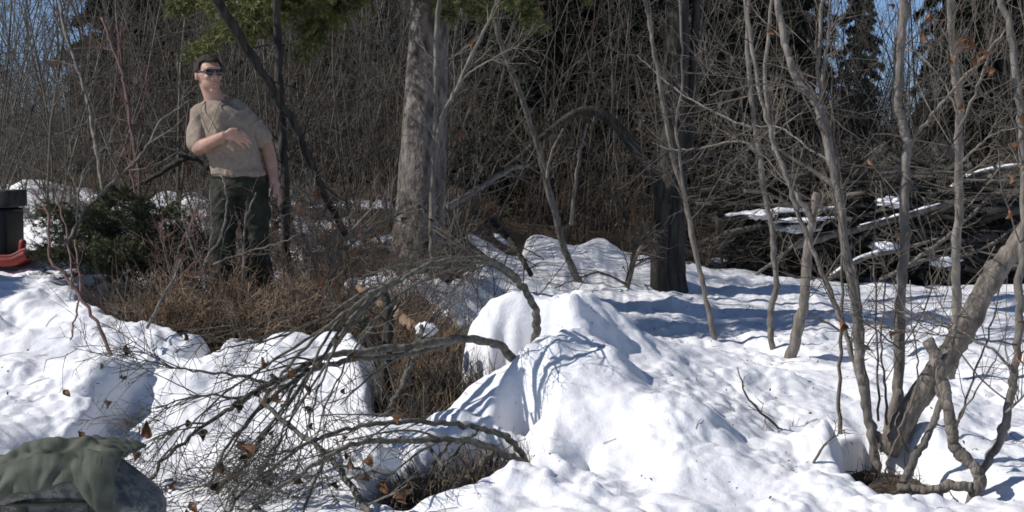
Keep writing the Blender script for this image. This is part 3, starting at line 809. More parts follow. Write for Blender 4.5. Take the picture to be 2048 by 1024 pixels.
plant('gully_stump', 'dark mossy upright stem standing in the gully between snow banks', 'stump',
      [([(762, 830), (767, 760), (772, 712), (777, 655), (773, 605), (764, 575)], 7.3, 7.4, 25, 17), ([(770, 690), (745, 660), (725, 640)], 7.35, 7.2, 9, 6)], 'bark_dark', sides=10, part='stem', twig=dict(n1=9, l1=(.1, .3), n2=3))
plant('gully_shrub', 'mossy leaning stem beside the upright stem in the gully', 'shrub',
      [([(772, 840), (790, 800), (812, 752), (835, 690), (842, 650)], 7.1, 7.3, 17, 9)], 'alder', sides=8, part='stem', twig=dict(n1=9, l1=(.1, .35), n2=3), twig_mat='bark_brown')
plant('broken_log', 'broken pale orange log lying in the brown hollow', 'log',
      [([(715, 572), (745, 592), (775, 612), (805, 635), (832, 660)], 8.1, 7.8, 13, 24)], 'wood_cut', sides=10, part='trunk', twig=dict(n1=7, l1=(.06, .2), n2=2, t0=.05), twig_mat='bark_brown')
plant('red_twig', 'reddish forked twig stuck in the snow at left', 'twig',
      [([(234, 745), (228, 722), (200, 657), (160, 592), (125, 545), (100, 515), (97, 440), (85, 405), (60, 376)], 7.4, 7.9, 9, 4),
       ([(146, 575), (140, 520), (128, 450), (112, 400)], 7.6, 8.0, 5, 2.5), ([(160, 592), (157, 540), (150, 480)], 7.7, 8.0, 5, 3), ([(160, 592), (150, 640), (140, 680)], 7.65, 7.6, 5, 3)],
      'bark_red', part='stem', twig=dict(n1=3, l1=(.08, .25), n2=2))
plant('grey_twig', 'bare grey twig slanting out of the snow edge below the brown shrubs', 'twig',
      [([(294, 656), (320, 605), (350, 552), (362, 520)], 7.9, 8.3, 7, 4)], 'bark_grey', part='stem', twig=dict(n1=4, l1=(.08, .2), n2=2))
for k, (pp, d) in enumerate([([(1560, 860), (1500, 800), (1475, 735)], 7.2), ([(1740, 700), (1660, 650), (1600, 625)], 7.6), ([(1424, 612), (1470, 632), (1540, 628), (1600, 640)], 10.3), ([(1625, 930), (1655, 885), (1690, 860)], 6.4)]):
    h = hit(*pp[0])
    plant('snow_twig', ['thin bare twig poking out of the trampled snow below the field', 'fine twig rising from the field near the stout broken sapling',
          'curved twig lying on the snow beside the slender pale sapling', 'little twig on the snow left of the root hole'][k], 'twig',
          [(pp, h[1], h[1] - .1, 6, 2.5)], 'bark_brown', part='stem', twig=dict(n1=5, l1=(.06, .2), n2=2))

plant('dry_shrub', 'dry shrub with pale curving stems in front of the person\'s legs', 'shrub',
      [([(408, 560), (412, 520), (438, 480), (452, 430), (452, 385), (440, 350)], 8.4, 8.6, 7, 3),
       ([(402, 545), (420, 500), (424, 440), (420, 380)], 8.4, 8.6, 5, 2), ([(486, 565), (488, 500), (492, 440), (512, 385)], 8.45, 8.6, 6, 3),
       ([(425, 530), (480, 508), (540, 492), (600, 470)], 8.4, 8.3, 5, 2), ([(410, 550), (380, 480), (365, 430), (350, 410)], 8.4, 8.3, 5, 2)],
      'bark_pale', part='stem', twig=dict(n1=7, l1=(.1, .3), n2=3, l2=(.05, .15), t0=.1), twig_mat='bark_brown')
plant('dry_shrub', 'dry red brown shrub left of the person\'s knees', 'shrub',
      [([(345, 600), (350, 540), (362, 490), (385, 440), (395, 410)], 8.5, 8.6, 6, 3), ([(348, 580), (330, 500), (318, 450)], 8.5, 8.5, 5, 2), ([(350, 570), (385, 530), (400, 500)], 8.5, 8.4, 5, 2)],
      'bark_red', part='stem', twig=dict(n1=12, l1=(.1, .35), n2=4, l2=(.05, .15), t0=.1))
plant('dry_shrub', 'dry twiggy shrub between the person and the big spruce trunk', 'shrub',
      [([(640, 600), (660, 540), (690, 480), (740, 420), (760, 390)], 8.9, 9.3, 7, 3), ([(650, 570), (700, 520), (760, 500)], 8.9, 9.0, 5, 2), ([(645, 590), (620, 500), (600, 440), (610, 390)], 8.9, 9.0, 5, 2), ([(690, 480), (650, 430), (600, 400)], 9, 9.1, 5, 2), ([(680, 500), (780, 440), (850, 400)], 9, 9.2, 6, 2)],
      'bark_grey', part='stem', twig=dict(n1=10, l1=(.15, .5), n2=4, l2=(.06, .2), t0=.1), rand_leaves=10, leaf_dark=False)

# ------------------------------------------------------------------ far spruces
def far_spruce(seed, H, Rm):
    r = np.random.default_rng(seed)
    n = []
    zs = np.concatenate([np.arange(.35, 6.5, .28), np.arange(6.5, H, .8)])
    for i, z in enumerate(zs):
        ln = Rm * (1 - z / H) ** .75 * r.uniform(.8, 1.1)
        for j in range(6 if z < 6.5 else 4):
            an = r.uniform(0, 6.28)
            lj = max(.25, ln * r.uniform(.65, 1.1))
            _, c = bough_geo((0, 0, z + r.uniform(-.1, .1)), (math.cos(an), math.sin(an), -.12 if z > 3 else -.25), lj, int(r.integers(1e6)), .35, .42, .12, .30 if z < 6.5 else .2, .022)
            n.append(c)
    tr = tubes(np.array([[[0, 0, -.4], [0.02, 0, H * .3], [0, .03, H * .7], [0, 0, H]]]), np.array([[.19, .14, .07, .01]]), 10)
    return mesh_np('trunk', *tr), mesh_np('crown', *n_merge(n), smooth=False)
def n_merge(n):
    return merge(n)
FS = [far_spruce(11, 11, 2.5), far_spruce(12, 13, 2.8), far_spruce(13, 9, 2.0)]
for a, b in FS: a.materials.append(M['bark_dark']); b.materials.append(M['needles_far'])
spots = [(240, 22, 2, .62), (330, 24, 2, .6), (1000, 20, 2, .9), (1120, 21, 0, .9), (1420, 20.5, 2, .9), (1540, 23, 2, .6), (2000, 21, 0, .55), (600, 21, 2, .9), (440, 33, 1, 1), (540, 27, 0, 1), (660, 36, 1, 1),
         (735, 26, 2, 1), (960, 30, 1, 1), (1060, 24, 0, 1), (1170, 34, 1, 1), (1250, 26, 2, 1), (1480, 31, 1, .8), (1500, 35, 0, .9), (1950, 24, 2, .5), (2040, 33, 1, .8), (850, 38, 1, 1), (2150, 27, 1, 1),
         (370, 40, 1, 1), (1370, 40, 1, 1), (2060, 42, 1, 1), (1880, 27, 2, .42), (-140, 26, 2, .7), (1600, 29, 2, .7), (1715, 40, 2, .55)]
for i, (px, d, k, s_) in enumerate(spots):
    x = (px - 1024) / F * d
    t = tag(link('far_spruce', None, loc=(x, d, float(ground_z(x, d)))), {1715: 'narrow dark spruce alone against the right patch of sky', 240: 'dark spruce just right of the upper left patch of sky',
             2000: 'dark spruce at the top right behind the rusty leaves', 1540: 'dark spruce left of the right patch of sky'}.get(px, 'dark spruce half hidden behind the bare thicket'), 'tree', 'dark spruces behind the thicket')
    t.rotation_euler = (0, 0, i * 1.7); t.scale = (s_ * (1.7 if s_ < .4 and px != 1880 else 1), s_, s_ if s_ < .4 else max(s_, .8))
    link('trunk', FS[k][0], parent=t); link('crown', FS[k][1], parent=t)['kind'] = 'stuff'

# ------------------------------------------------------------------ the thicket: single saplings, then the mass behind
def thicket_stem(r, n, h, lean=.10, k=9, rad=(.004, .011)):
    b = np.zeros((n, 3)); d = np.stack([r.normal(size=n) * lean, r.normal(size=n) * lean, np.ones(n)], 1)
    d /= np.linalg.norm(d, axis=1, keepdims=True)
    out = np.zeros((n, k, 3)); Hh = r.uniform(h[0], h[1], n)
    for j in range(1, k):
        out[:, j] = out[:, j - 1] + d * (Hh / (k - 1))[:, None]
        d = d + r.normal(size=d.shape) * .05; d /= np.linalg.norm(d, axis=1, keepdims=True)
    R0 = r.uniform(rad[0], rad[1], n)
    return out, R0[:, None] * np.linspace(1, .3, k)[None]
def place_on_ground(Pn, x, y):
    Pn = Pn.copy(); Pn[..., 0] += x[:, None]; Pn[..., 1] += y[:, None]; Pn[..., 2] += (ground_z(x, y) - .05)[:, None]
    return Pn
TV = []
r = np.random.default_rng(77)
for v in range(12):
    p0, q0 = thicket_stem(r, 1, (3.0, 4.6), .12, 14, (.008, .015))
    g0 = tubes(p0, q0, 6)
    p1, q1 = spawn(p0, q0, 20, (.3, 1.1), (25, 75), 6, .45, .0022, .05, .13, .12, 1, r)
    p2, q2 = spawn(p1, q1, 4, (.12, .45), (25, 55), 4, .6, .0016, .07, .12, .2, 1, r)
    a = mesh_np('trunk', *g0); b = mesh_np('twigs', *merge([tubes(p1, q1, 4), tubes(p2, q2, 3)]))
    m_ = M[('thicket', 'thicket', 'thicket_red')[v % 3]]
    a.materials.append(m_); b.materials.append(m_)
    TV.append((a, b))
def band(px0, px1, y0, y1, n, r, pw=1.0):
    y = y0 + (y1 - y0) * r.uniform(0, 1, n) ** pw
    px = r.uniform(px0, px1, n)
    x = (px - 1024) / F * y
    ok = noise2(x * .55 + 9, y * .55, 71) > r.uniform(-.5, .22, n)
    return x[ok], y[ok]
x1, y1 = band(-60, 1290, 11.6, 17, 210, r, 1.0)
ok_ = ~((x1 / y1 * F + 1024 > 960) & (y1 < 15.8)); x1, y1 = x1[ok_], y1[ok_]
x2, y2 = band(1290, 2110, 17.2, 22, 100, r, 1.0)
for i, (x, y) in enumerate(zip(np.concatenate([x1, x2]), np.concatenate([y1, y2]))):
    a, b = TV[i % 12]
    t = tag(link('thicket_sapling', None, loc=(x, y, float(ground_z(x, y)) - .05)), 'slender bare grey brown sapling in the dense thicket behind', 'sapling', 'bare saplings of the thicket')
    t.rotation_euler = (r.normal() * .13, r.normal() * .13, r.uniform(0, 6.28)); s_ = r.uniform(.6, 1.25); t.scale = (s_, s_, s_)
    link('trunk', a, parent=t); link('twigs', b, parent=t)['kind'] = 'stuff'
def mass(name, label, mat_, regions, h, seed, n1, l1, n2, l2, lean=.10, up=.08, rad=(.004, .010), a1=(20, 50), sides=3):
    r = np.random.default_rng(seed)
    X, Y = [], []
    for a in regions:
        x, y = band(*a[:5], r, a[5] if len(a) > 5 else 1.0); X.append(x); Y.append(y)
    X, Y = np.concatenate(X), np.concatenate(Y)
    p0, q0 = thicket_stem(r, len(X), h, lean, 8, rad)
    pxs = X / Y * F + 1024
    for a_, b_, py_ in ((0, 112, 170), (1690, 1800, 190), (1985, 2040, 40)):
        cap_ = 1.5 + (330 - py_ + r.normal(size=len(X)) * 45) / F * Y - ground_z(X, Y)
        win = (pxs > a_) & (pxs < b_) & (r.random(len(X)) < .55)
        hgt = p0[:, -1, 2]
        f_ = np.where(win, np.minimum(1, np.maximum(cap_, .8) / hgt), 1)
        p0 = p0 * f_[:, None, None]
    p0 = place_on_ground(p0, X, Y)
    g = [tubes(p0, q0, sides)]
    p1, q1 = spawn(p0, q0, n1, l1, a1, 5, .5, .0022, up, .22, .08, 1, r)
    g.append(tubes(p1, q1, 3))
    if n2:
        p2, q2 = spawn(p1, q1, n2, l2, (25, 60), 3, .65, .0018, up * .8, .12, .15, 1, r)
        g.append(tubes(p2, q2, 3))
    o = link(name, mesh_np(name, *merge(g)), M[mat_])
    return tag(o, label, 'thicket', kind='stuff')
mass('thicket', 'grey bare stems massed behind the hollow', 'thicket', [(-80, 960, 12.5, 24, 560, 1.2), (960, 1300, 17.0, 25, 230, 1.2), (1290, 2130, 17.5, 26, 420, 1.2)], (2.0, 5.2), 5, 10, (.3, 1.4), 3, (.12, .5), lean=.30, up=.0, a1=(35, 88), rad=(.004, .012))
mass('thicket', 'fine bare twigs below the right patch of sky', 'thicket', [(1630, 1850, 21, 30, 420, 1.0), (-20, 130, 17, 24, 90, 1.0)], (1.8, 3.6), 15, 12, (.3, 1.2), 3, (.15, .5), lean=.25, up=.02, a1=(30, 80), rad=(.006, .012))
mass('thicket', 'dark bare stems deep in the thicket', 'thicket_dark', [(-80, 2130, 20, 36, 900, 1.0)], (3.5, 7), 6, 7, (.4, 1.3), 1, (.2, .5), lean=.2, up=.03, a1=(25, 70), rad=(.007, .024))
mass('thicket', 'reddish bare twigs filling the thicket', 'thicket_red', [(-80, 960, 11.8, 19, 190, 1.0), (960, 1300, 16.6, 20, 70, 1.0), (1380, 2130, 17, 22, 150, 1.0)], (1.0, 2.2), 8, 8, (.25, .8), 3, (.1, .35), lean=.22, rad=(.003, .007))
mass('undergrowth', 'tangled low brown twigs at the foot of the thicket', 'thicket_red', [(540, 1010, 10.6, 13.0, 120), (330, 560, 10.0, 12.0, 110), (980, 1290, 16.6, 18.5, 90), (-40, 330, 10.8, 13, 110), (1240, 1420, 14.5, 17.5, 60)], (.35, 1.1), 9, 8, (.2, .6), 3, (.08, .25), lean=.6, up=-.02, rad=(.003, .007), a1=(25, 75))
mass('undergrowth', 'tan brush in front of the person\'s legs', 'grass_dead', [(300, 640, 8.3, 8.75, 150)], (.3, .55), 13, 9, (.12, .4), 3, (.06, .18), lean=.5, up=-.03, rad=(.0025, .0045), a1=(25, 75))
mass('undergrowth', 'tangled low grey twigs at the foot of the thicket', 'thicket', [(560, 1000, 9.8, 12.5, 70), (330, 560, 9.8, 11.5, 60), (980, 1280, 16.2, 17.5, 40)], (.4, 1.2), 10, 7, (.2, .6), 3, (.08, .25), lean=.6, up=-.03, rad=(.003, .008), a1=(25, 75))

# ------------------------------------------------------------------ dead grass, twigs and fallen leaves in the hollow
def tufts(name, label, mat_, n, pick, h, seed, lean=.35, wid=.0022, bend=.12, cat='grass'):
    r = np.random.default_rng(seed)
    X, Y = pick(r, n)
    n = len(X); k = 6
    d = np.stack([r.normal(size=n) * lean, r.normal(size=n) * lean, np.ones(n)], 1)
    d /= np.linalg.norm(d, axis=1, keepdims=True)
    Hh = r.uniform(h[0], h[1], n)
    out = np.zeros((n, k, 3)); out[:, 0] = np.stack([X, Y, top_z(X, Y) - .02], 1)
    side = r.normal(size=(n, 3)) * bend; side[:, 2] = -abs(side[:, 2]) * 1.2
    for j in range(1, k):
        out[:, j] = out[:, j - 1] + d * (Hh / (k - 1))[:, None]
        d = d + side; d /= np.linalg.norm(d, axis=1, keepdims=True)
    R = (wid * r.uniform(.6, 1.4, n))[:, None] * np.linspace(1, .35, k)[None]
    o = link(name, mesh_np(name, *tubes(out, R, 3)), M[mat_])
    return tag(o, label, cat, kind='stuff')
def in_hollow(r, n, y0=8.1, y1=10.9, x0=-2.8, x1=.15, clump=3.0, thr=-.15):
    x = r.uniform(x0, x1, n * 6); y = r.uniform(y0, y1, n * 6)
    ok = (sdf_poly(HOLE_MAIN, x, y) < -.03) & (noise2(x * clump, y * clump, 61) > thr)
    ok &= ((x + 1.72) ** 2 / .05 + (y - 8.95) ** 2 / .04) > 1
    return x[ok][:n], y[ok][:n]
tufts('dead_grass', 'matted dead brown grass in the hollow', 'grass_dead', 2600, lambda r, n: in_hollow(r, n), (.15, .46), 1)
tufts('dead_grass', 'orange dead grass clump behind the snow block', 'grass_orange', 900, lambda r, n: in_hollow(r, n, 7.9, 9.3, -.75, -.05, 3, -1), (.14, .42), 2, lean=.4)
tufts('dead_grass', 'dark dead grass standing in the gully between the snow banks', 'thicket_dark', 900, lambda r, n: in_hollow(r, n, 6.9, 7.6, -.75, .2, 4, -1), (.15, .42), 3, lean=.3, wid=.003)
tufts('dead_grass', 'brown grass standing in the gully between the snow banks', 'grass_dead', 500, lambda r, n: in_hollow(r, n, 6.9, 7.7, -.75, .2, 4, -1), (.12, .4), 13, lean=.3)
tufts('dead_stalks', 'dark brown dead stalks among the grass of the hollow', 'thicket_dark', 500, lambda r, n: in_hollow(r, n), (.2, .55), 4, lean=.5, wid=.003)
tufts('dead_stalks', 'pale dead stalks sticking out of the hollow', 'bark_pale', 420, lambda r, n: in_hollow(r, n), (.25, .6), 14, lean=.7, wid=.0035)
tufts('moss', 'olive green moss and needles low in the hollow', 'needles', 1900, lambda r, n: in_hollow(r, n, clump=1.6, thr=.12), (.05, .2), 15, lean=.8, wid=.004, cat='moss')
tufts('dead_stalks', 'reddish dead stalks around the person\'s legs', 'thicket_red', 1900, lambda r, n: in_hollow(r, n, 8.2, 9.8, -2.5, -.6), (.25, .75), 5, lean=.45, wid=.0028)
def near_hole(poly):
    def f(r, n):
        lo, hi = poly.min(0), poly.max(0)
        x = r.uniform(lo[0], hi[0], n * 5); y = r.uniform(lo[1], hi[1], n * 5)
        ok = sdf_poly(poly, x, y) < .01
        return x[ok][:n], y[ok][:n]
    return f
tufts('dead_grass', 'dark grass and stalks in the front snow hole', 'grass_dead', 420, near_hole(HOLE_FRONT), (.1, .3), 6, lean=.5)
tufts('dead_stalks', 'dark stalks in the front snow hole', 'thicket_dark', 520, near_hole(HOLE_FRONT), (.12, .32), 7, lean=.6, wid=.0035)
tufts('dead_stalks', 'dark stalks in the snow hole under the right clump', 'thicket_dark', 160, near_hole(HOLE_ROOT), (.05, .16), 8, lean=.8, wid=.003)
def scatter_leaves(name, label, mat_, X, Y, size, seed, lift=.01):
    r = np.random.default_rng(seed); n = len(X)
    c = np.stack([X, Y, top_z(X, Y) + lift + r.uniform(0, .05, n)], 1)
    a = r.normal(size=(n, 3)); a /= np.linalg.norm(a, axis=1, keepdims=True)
    b = np.cross(a, r.normal(size=(n, 3))); b /= np.linalg.norm(b, axis=1, keepdims=True)
    s_ = (size * r.uniform(.6, 1.3, n))[:, None]
    up_ = np.cross(a, b)
    V = np.stack([c - a * s_, c + b * s_ * .45 + up_ * s_ * .2, c + a * s_, c - b * s_ * .45 + up_ * s_ * .2], 1).reshape(-1, 3)
    i = np.arange(n)[:, None] * 4
    f = np.concatenate([np.concatenate([i, i + 1, i + 2], 1), np.concatenate([i, i + 2, i + 3], 1)])
    return tag(link(name, mesh_np(name, V, f, False), M[mat_]), label, 'leaves', kind='stuff')
r = np.random.default_rng(8)
x, y = in_hollow(r, 2600, clump=1.0, thr=-1)
scatter_leaves('fallen_leaves', 'brown fallen leaves on the floor of the hollow', 'leaf_dead', x, y, .028, 2)
x = r.uniform(-3.0, 3.2, 700); y = r.uniform(5.6, 13, 700)
scatter_leaves('leaf_crumbs', 'brown leaf crumbs lying on the snow', 'leaf_dark', x, y, .010, 3, .003)
n_ = 260; x = r.uniform(-3.0, 3.2, n_); y = r.uniform(5.5, 13, n_)
an = r.uniform(0, 6.28, n_); ln = r.uniform(.012, .06, n_)
pp = np.zeros((n_, 3, 3))
for j in range(3):
    xx, yy = x + np.cos(an) * ln * (j - 1) + r.normal(size=n_) * .006, y + np.sin(an) * ln * (j - 1) + r.normal(size=n_) * .006
    pp[:, j] = np.stack([xx, yy, top_z(xx, yy) + .004], 1)
tag(link('twig_litter', mesh_np('twig_litter', *tubes(pp, np.full((n_, 3), .0016), 3)), M['bark_brown']), 'tiny bits of twig lying on the snow', 'twigs', kind='stuff')

# ------------------------------------------------------------------ heap of cut spruce boughs left of the person
for i, (a, b, dd) in enumerate([((335, 560), (150, 470), 9.3), ((330, 540), (190, 420), 9.6), ((345, 555), (250, 400), 9.8), ((360, 560), (330, 420), 9.5), ((250, 560), (120, 500), 9.4), ((320, 575), (230, 500), 9.15),
                               ((260, 520), (140, 420), 9.9), ((380, 570), (300, 480), 9.3), ((300, 545), (220, 440), 9.4)]):
    p0, p1_ = P(*a, dd + .3), P(*b, dd - .2)
    L_ = float(np.linalg.norm(p1_ - p0)) * 1.15
    w, n = bough_geo(p0, p1_ - p0 + np.array([0, 0, .1]), L_, 300 + i, .4, .75, .024, 1.7, .0026)
    t = Thing('spruce_bough', 'cut green spruce bough heaped left of the person', 'bough', p0, 'cut spruce boughs in the heap')
    t.part('branch', w, M['bark_brown'], kind='stuff'); t.part('needles', n, M['needles'], kind='stuff', smooth=False)

# ------------------------------------------------------------------ brush pile on the right
r = np.random.default_rng(21)
n = 640
px = r.uniform(1425, 2140, n); d = r.uniform(15.6, 17.2, n)
hmax = .15 + 1.22 * ss(1415, 1520, px) * (1 - .25 * ss(1950, 2140, px))
X = (px - 1024) / F * d
Zb = ground_z(X, d) + r.uniform(.02, 1, n) ** .8 * hmax
dirs = np.stack([r.normal(size=n), r.normal(size=n) * .35, r.normal(size=n) * .22], 1); dirs /= np.linalg.norm(dirs, axis=1, keepdims=True)
Ln = r.uniform(.5, 1.9, n)
k = 7
Pn = np.zeros((n, k, 3)); Pn[:, 0] = np.stack([X, d, Zb], 1) - dirs * (Ln / 2)[:, None]
for j in range(1, k):
    Pn[:, j] = Pn[:, j - 1] + dirs * (Ln / (k - 1))[:, None]; dirs = dirs + r.normal(size=dirs.shape) * .06
    dirs /= np.linalg.norm(dirs, axis=1, keepdims=True)
Rn = (.007 + .05 * r.random(n) ** 2.2)[:, None] * np.linspace(1, .5, k)[None]
p1, q1 = spawn(Pn, Rn, 6, (.2, .8), (25, 70), 5, .4, .003, 0, .12, .1, 1, r)
p2, q2 = spawn(p1, q1, 2, (.1, .35), (25, 70), 3, .6, .002, 0, .12, .1, 1, r)
h_ = n // 2
tag(link('brush_pile', mesh_np('brush_pile', *merge([tubes(Pn[:h_], Rn[:h_], 6), tubes(p2, q2, 3)])), M['thicket']), 'grey branches of the heap piled on the snow at right', 'brush pile', kind='stuff')
tag(link('brush_pile', mesh_np('brush_pile', *merge([tubes(Pn[h_:], Rn[h_:], 6), tubes(p1, q1, 4)])), M['thicket_dark']), 'dark heap of piled branches on the snow at right', 'brush pile', kind='stuff')
logs = [([(1589, 493), (1706, 461), (1797, 438), (1908, 405), (2032, 382), (2080, 375)], 15.4, 14, 10, 'long whitish log slanting across the front of the brush pile'),
        ([(1817, 529), (1882, 483), (1947, 425), (1990, 380)], 15.3, 9, 6, 'short pale log below the long whitish log on the brush pile'),
        ([(1690, 505), (1715, 480), (1740, 461)], 15.4, 9, 7, 'stubby pale stick crossing the long whitish log of the brush pile'),
        ([(1488, 382), (1530, 386), (1576, 405), (1640, 440)], 15.3, 8, 4, 'thin curved pale branch over the left end of the brush pile'),
        ([(1425, 440), (1500, 430), (1600, 428), (1690, 420)], 15.8, 15, 10, 'grey log along the top of the brush pile'),
        ([(1440, 470), (1530, 452), (1620, 446), (1700, 440)], 15.7, 14, 9, 'grey log just under the top log of the brush pile'),
        ([(1500, 560), (1540, 530), (1600, 480), (1660, 440)], 15.2, 8, 5, 'thin grey branch leaning up against the brush pile'),
        ([(1640, 570), (1720, 520), (1800, 500), (1900, 470)], 15.2, 10, 6, 'bent grey branch low on the brush pile'),
        ([(1760, 560), (1850, 520), (1960, 500), (2050, 440)], 15.3, 9, 6, 'grey branch low at the right of the brush pile'),
        ([(1880, 395), (1950, 350), (2060, 330)], 16.0, 12, 8, 'grey log at the upper right of the brush pile')]
for pp, dd, w0, w1, lab in logs:
    plant('pile_log', lab, 'log', [(pp, dd, dd + .3, w0, w1)], 'bark_pale' if 'pale' in lab or 'whitish' in lab else 'bark_grey', part='trunk', sides=8, twig=dict(n1=4, l1=(.2, .6), n2=2, t0=.1))
def snow_blob(label, px, py, d, hx, hy, hz, seed, parent=None):
    c = P(px, py, d)
    nu, nv = 28, 14
    th = np.linspace(0, 2 * math.pi, nu, endpoint=False); ph = np.linspace(-1.2, math.pi / 2, nv)
    TH, PH = np.meshgrid(th, ph)
    x, y, z = np.cos(TH) * np.cos(PH), np.sin(TH) * np.cos(PH), np.sin(PH)
    f = 1 + .8 * noise3(x * 1.7 + seed, y * 1.7, z * 1.7) + .5 * noise3(x * 4 + seed, y * 4, z * 4) + .25 * noise3(x * 9 + seed, y * 9, z * 9)
    V = np.stack([c[0] + x * hx * f, c[1] + y * hy * f, c[2] + z * hz * f], -1).reshape(-1, 3)
    q = [(i * nu + j, i * nu + (j + 1) % nu, (i + 1) * nu + (j + 1) % nu, (i + 1) * nu + j) for i in range(nv - 1) for j in range(nu)]
    o = link('snow_patch', mesh_np('snow_patch', V - c, np.array(q)), M['snow'], loc=tuple(c))
    return tag(o, label, 'snow')
def snow_strip(label, pts, d, w, seed):
    L, R_ = stem(pts, d, d, w, w, 8, 0)
    k = len(L); u = np.linspace(0, 1, k)
    R_ = R_ * (.35 + .65 * np.sin(np.clip(u, .02, .98) * math.pi) ** .5) * (1 + 1.2 * noise3(u * 9 + seed, seed, .3) + .6 * noise3(u * 25, seed, .7)).clip(.15, 2)
    V, Fs = tubes(L[None], R_[None], 14, True)
    C = np.repeat(L, 14, 0); dv = V - C
    dv[:, 2] *= np.where(dv[:, 2] > 0, .8, .25); dv[:, 1] *= 1.8
    tag(link('snow_patch', mesh_np('snow_patch', dv + C - L[0], Fs), M['snow'], loc=tuple(L[0])), label, 'snow')
snow_strip('long snow strip lying on the top log of the brush pile', [(1450, 432), (1520, 424), (1600, 422), (1680, 414)], 15.55, 14, 1)
snow_strip('snow strip on the second log of the brush pile', [(1535, 446), (1600, 440), (1690, 434)], 15.45, 9, 2)
snow_strip('thin snow strip on the long whitish log', [(1720, 450), (1797, 430), (1880, 407)], 15.45, 7, 3)
snow_strip('snow strip on the upper right log of the brush pile', [(1890, 383), (1950, 345), (2050, 326)], 16.0, 10, 4)
snow_strip('snow strip on the bent low branch of the brush pile', [(1660, 550), (1720, 514), (1790, 495)], 15.2, 7, 5)
snow_blob('bright snow patch on the left top of the brush pile', 1522, 430, 15.5, .15, .2, .045, 1)
snow_blob('long thin snow strip along the brush pile top log', 1600, 440, 15.35, .22, .15, .025, 2)
snow_blob('broad snow patch in the middle top of the brush pile', 1650, 420, 15.9, .24, .2, .04, 3)
snow_blob('small snow patch tilted beside the kinked pale stem', 1782, 405, 15.6, .16, .2, .055, 4)
snow_blob('small bright snow patch low inside the brush pile', 1768, 492, 15.5, .16, .15, .05, 5)
snow_blob('snow patch deep in the brush pile behind the leaning trunk', 1890, 522, 15.5, .16, .15, .06, 6)
snow_blob('snow patch at the lower left end of the brush pile', 1436, 520, 15.8, .10, .15, .06, 7)
snow_blob('snow patch under the long whitish log', 1590, 458, 15.5, .22, .2, .04, 8)
snow_blob('snow patch at the upper right of the brush pile', 1920, 385, 16.1, .3, .2, .045, 9)
snow_blob('loose snow clump in the hollow beside the broken log', 852, 660, 7.6, .055, .05, .04, 10)
snow_blob('rounded snow lump under the low alder branches', 735, 915, 5.95, .12, .10, .08, 11)
# an unseen young spruce, added left of the picture to shade the left shelf
t = tag(link('shade_spruce', None, loc=(-6.4, 8.6, float(ground_z(-6.4, 8.6)))), 'unseen young spruce added beyond the left edge to shade the left snow shelf', 'tree')
t.scale = (.75, .75, .46)
link('trunk', FS[2][0], parent=t); link('crown', FS[2][1], parent=t)['kind'] = 'stuff'

# ------------------------------------------------------------------ solid shapes melted into one skin
def cap(p0, p1, r0, r1, sx=1.0, sy=1.0, n=18, m=6):
    """tapered capsule; the section can be flattened along y (sy) or widened along x (sx)"""
    p0, p1 = np.asarray(p0, float), np.asarray(p1, float)
    ax = p1 - p0; L = np.linalg.norm(ax) + 1e-9; ax = ax / L
    ref = np.array([0, 1.0, 0]) if abs(ax[1]) < .9 else np.array([1.0, 0, 0])
    A = np.cross(ax, ref); A /= np.linalg.norm(A); B = np.cross(A, ax)
    rows = []
    for a in np.linspace(-math.pi / 2 + .05, 0, m): rows.append((r0 * math.sin(a), r0 * math.cos(a)))
    for a in np.linspace(0, math.pi / 2 - .05, m): rows.append((L + r1 * math.sin(a), r1 * math.cos(a)))
    th = np.arange(n) * 2 * math.pi / n
    V = np.array([p0 + ax * h + rr * (sx * math.cos(t) * A + sy * math.sin(t) * B) for h, rr in rows for t in th])
    k = len(rows)
    q = [(i * n + j, i * n + (j + 1) % n, (i + 1) * n + (j + 1) % n, (i + 1) * n + j) for i in range(k - 1) for j in range(n)]
    V = np.concatenate([V, [V[:n].mean(0)], [V[-n:].mean(0)]])
    t = [(k * n, (j + 1) % n, j) for j in range(n)] + [(k * n + 1, (k - 1) * n + j, (k - 1) * n + (j + 1) % n) for j in range(n)]
    return V, [np.array(q), np.array(t)]
def ell(c, rad, frame=np.eye(3), n=20, m=12):
    c = np.asarray(c, float)
    V = []
    for a in np.linspace(-math.pi / 2 + .06, math.pi / 2 - .06, m):
        for t in np.arange(n) * 2 * math.pi / n:
            l = np.array([rad[0] * math.cos(a) * math.cos(t), rad[1] * math.cos(a) * math.sin(t), rad[2] * math.sin(a)])
            V.append(c + frame.T @ l)
    V = np.array(V)
    q = [(i * n + j, i * n + (j + 1) % n, (i + 1) * n + (j + 1) % n, (i + 1) * n + j) for i in range(m - 1) for j in range(n)]
    V = np.concatenate([V, [V[:n].mean(0)], [V[-n:].mean(0)]])
    t = [(m * n, (j + 1) % n, j) for j in range(n)] + [(m * n + 1, (m - 1) * n + j, (m - 1) * n + (j + 1) % n) for j in range(n)]
    return V, [np.array(q), np.array(t)]
def loft(secs, n=28):
    V = []
    for c, hw, hd in secs:
        for t in np.arange(n) * 2 * math.pi / n:
            V.append((c[0] + hw * math.cos(t), c[1] + hd * math.sin(t), c[2]))
    k = len(secs)
    V = np.array(V)
    q = [(i * n + j, (i + 1) * n + j, (i + 1) * n + (j + 1) % n, i * n + (j + 1) % n) for i in range(k - 1) for j in range(n)]
    V = np.concatenate([V, [V[:n].mean(0)], [V[-n:].mean(0)]])
    t = [(k * n, j, (j + 1) % n) for j in range(n)] + [(k * n + 1, (k - 1) * n + (j + 1) % n, (k - 1) * n + j) for j in range(n)]
    return V, [np.array(q), np.array(t)]
